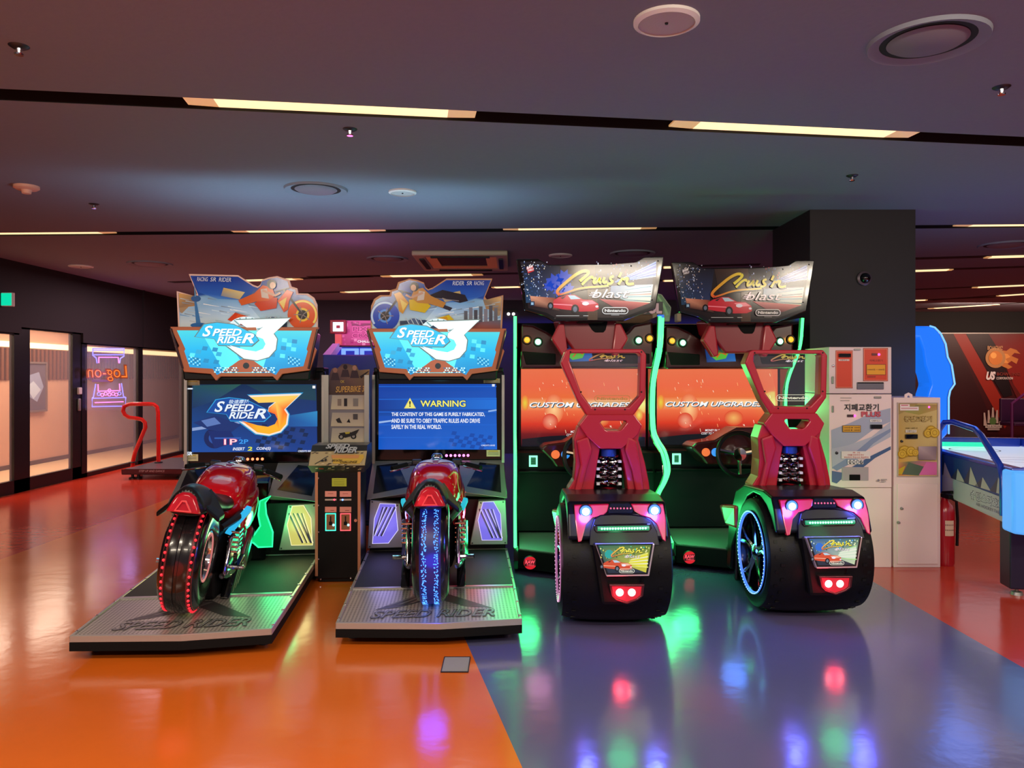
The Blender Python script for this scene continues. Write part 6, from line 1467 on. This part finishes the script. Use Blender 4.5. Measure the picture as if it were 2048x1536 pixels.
# ------------------------------------------------------------------ machines behind
cr = thing('crane_machine', 'pink-lit pixel crane machine standing behind the motorcycle machines', 'crane game', (-1.72, 7.7, 0))
CY = 7.7; cx_ = -1.72
def cf(x, y, Y=CY): v = at(630 + x * .1823, 620 + y * .1823, Y); return v[0] - cx_, v[2]
zt2 = cf(0, 490)[1]; xl = cf(85, 0)[0]; xr = xl + .92
MB().box(xl, xr, 0, .9, .05, zt2).box(xl + .03, xr - .03, .03, .87, 0, .05).build('cabinet', mat('crane_blue', '2c4c98', .4), cr, smooth=0, bevel=.01)
z3 = cf(0, 400)[1]; z4 = cf(0, 105)[1]
MB().box(xl + .08, xr - .08, .25, .30, zt2, z3).build('light_wall', glow('crane_blue_light', (.02, .03, .8), .5), cr, smooth=0)
q = MB()
for k in range(4):
    a = xl + .14 + k * .19; q.ringprism([(a, zt2 + .0), (a + .17, zt2), (a + .17, z3 - .012), (a, z3 - .012)], [(a + .035, zt2 + .004), (a + .135, zt2 + .004), (a + .135, z3 - .036), (a + .035, z3 - .036)], 'y', .20, .25)
q.build('window_grid', glow('crane_grid', (.22, .42, 1), 1.1), cr, smooth=0)
for s, x in ((-1, xl), (1, xr)): MB().prism([(x, zt2), (x - s * .08, zt2), (x - s * .16, z3 + .03), (x - s * .10, z3 + .03)], 'y', .0, .3).build('side_wing', mat('wing_lilac', 'b880c8', .35, emit=(.8, .3, .8), estr=.25), cr, smooth=0)
hd = MB().box(xl + .13, xr - .05, .10, .24, z3, z4).build('header_sign', mat('header_magenta', '5a0c34', .35), cr, smooth=0, bevel=.01)
c = Canvas(lambda u, v: (lambda q: (q[0], .099, q[1]))(cf(u, v)))
c.poly([(190, 110), (660, 108), (640, 385), (195, 385)], 'b82c78', ['c83880', 'd84090', 'a82468', 'b03068'])
r = random.Random(8)
for k in range(26):
    x, y = r.uniform(205, 620), r.uniform(112, 370); s = r.uniform(12, 40); c.rect(x, y, min(x + s, 640), min(y + s, 383), r.choice(['c83c88', 'a02060', 'd85898', '98205c', 'e07aa8'])); c.h -= c.step
c.lay()
hx = [(380, 140), (430, 140), (470, 160), (520, 138), (590, 140), (590, 160), (520, 168), (470, 178), (420, 165), (380, 168)]
c.poly(hx, '7a1048')
c.text('PIXEL', 388, 172, 660, 232, 'f060a8', 0, .06); c.text('PIXEL', 394, 178, 654, 226, '8a1050', 0, .02); c.text('CRANE', 384, 248, 690, 302, 'f060a8', 0, .06); c.text('CRANE', 390, 254, 684, 296, '8a1050', 0, .02)
c.stroke([(375, 312), (660, 316)], 5, 'f880b8'); c.text('CHALLENGE', 445, 326, 680, 354, 'f8e8f0', .0, .04)
c.done('sign_print', ink('pink_sign_film', 1.0, .3), hd)
(xa, za), (xb, zb) = cf(152, 105), cf(330, 255)
bt_ = MB().box(xa, xb, .04, .12, zb, za).build('square_badge', mat('badge_red', '8c0c28', .3), cr, smooth=0, bevel=.006)
(xa, za), (xb, zb) = cf(190, 132), cf(302, 232); w = .030
MB().ringprism([(xa, za), (xb, za), (xb, zb), (xa, zb)], [(xa + w, za - w), (xb - w, za - w), (xb - w, zb + w), (xa + w, zb + w)], 'y', .025, .04).build('square_neon', glow('square_neon', (.75, .85, 1), 1.6), bt_, smooth=0)
(xa, za), (xb, zb) = cf(205, 262), cf(275, 380); MB().box(xa, xb, .05, .10, zb, za).build('orange_block', mat('orange_block', 'c84858', .35, emit=(1, .2, .15), estr=.3), cr, smooth=0, bevel=.005)
point('crane_light', (.1, -.25, 1.95), 3.5, (1, .15, .6), .15, cr); point('crane_glow', (0, .5, 2.5), 3.0, (1, .2, .6), .2, cr)

so = thing('prize_machine', 'cream machine with a green lettered topper showing between the car marquees', 'arcade machine', (1.42, 8.3, 0))
SY = 8.3
def sf(x, y): v = at(1180 + x * .0911, 560 + y * .0911, SY); return v[0] - 1.42, v[2]
xa, zb = sf(640, 1230); xb = sf(1640, 0)[0]
MB().box(xa - .3, xb + .35, 0, .8, .05, sf(0, 960)[1]).box(xa - .26, xb + .31, .04, .76, 0, .05).build('cabinet', mat('cream_body', 'e2c29a', .5), so, smooth=0, bevel=.015)
MB().box(xa - .3, xb - .08, -.01, .7, sf(0, 960)[1], sf(0, 760)[1]).build('upper_shelf', mat('brown_shelf', '8a6a48', .4), so, smooth=0, bevel=.01)
for u0 in (1360, 1885):
    (x0_, z0_), (x1_, z1_) = sf(u0, 925), sf(u0 + 95, 735); MB().box(x0_, x1_, -.06, .08, z0_, z1_).build('white_bracket', CREAM, so, smooth=0, bevel=.012)
tp = [sf(*p) for p in ((700, 900), (700, 300), (1000, 240), (1480, 260), (1620, 290), (1830, 580), (1800, 900))]
tpo = MB().prism(tp, 'y', .1, .16).build('topper', mat('topper_edge', 'c8d8c0', .4), so, smooth=0, bevel=.01)
c = Canvas(lambda u, v: (lambda q: (q[0], .098, q[1]))(sf(u, v)))
c.poly([(720, 880), (720, 320), (1000, 262), (1470, 280), (1600, 310), (1805, 588), (1780, 880)], '4a7a48', ['2a5030', '4a7a40', '5a9050', '5a8a48', '3c6a3c', '2f5a3a', '7a9a70'])
c.stroke([(1500, 300), (1650, 520), (1740, 760)], [30, 60], '7aa868'); c.rect(980, 455, 1640, 760, '141c18')
c.text('SOUL', 1000, 490, 1620, 725, 'd8a8a8', 0, .06); c.done('topper_print', ink('topper_film', .5, .3), tpo)
bl = sf(1550, 820); MB().box(bl[0] - .03, bl[0] + .04, .0, .06, bl[1] - .03, bl[1] + .03).build('blue_lamp', glow('small_blue', (.05, .25, 1), .8), so, smooth=0, bevel=.008)
wl = MB()
for px in (1017, 1027): p = at(px, 628, 14.75); wl.ball((p[0], p[1], p[2]), .03, 8)
ww = thing('wall_spotlights', 'pair of tiny white lights on the dark blue back wall', 'lamp', (0, 0, 0))
wl.build('lenses', glow('tiny_white', (1, .95, .9), 2.0), ww, kind='stuff'); p = at(1022, 622, 14.78); MB().box(p[0] - .12, p[0] + .12, 14.76, 14.8, p[2] - .02, p[2] + .02).build('rail', BLACK, ww, smooth=0)
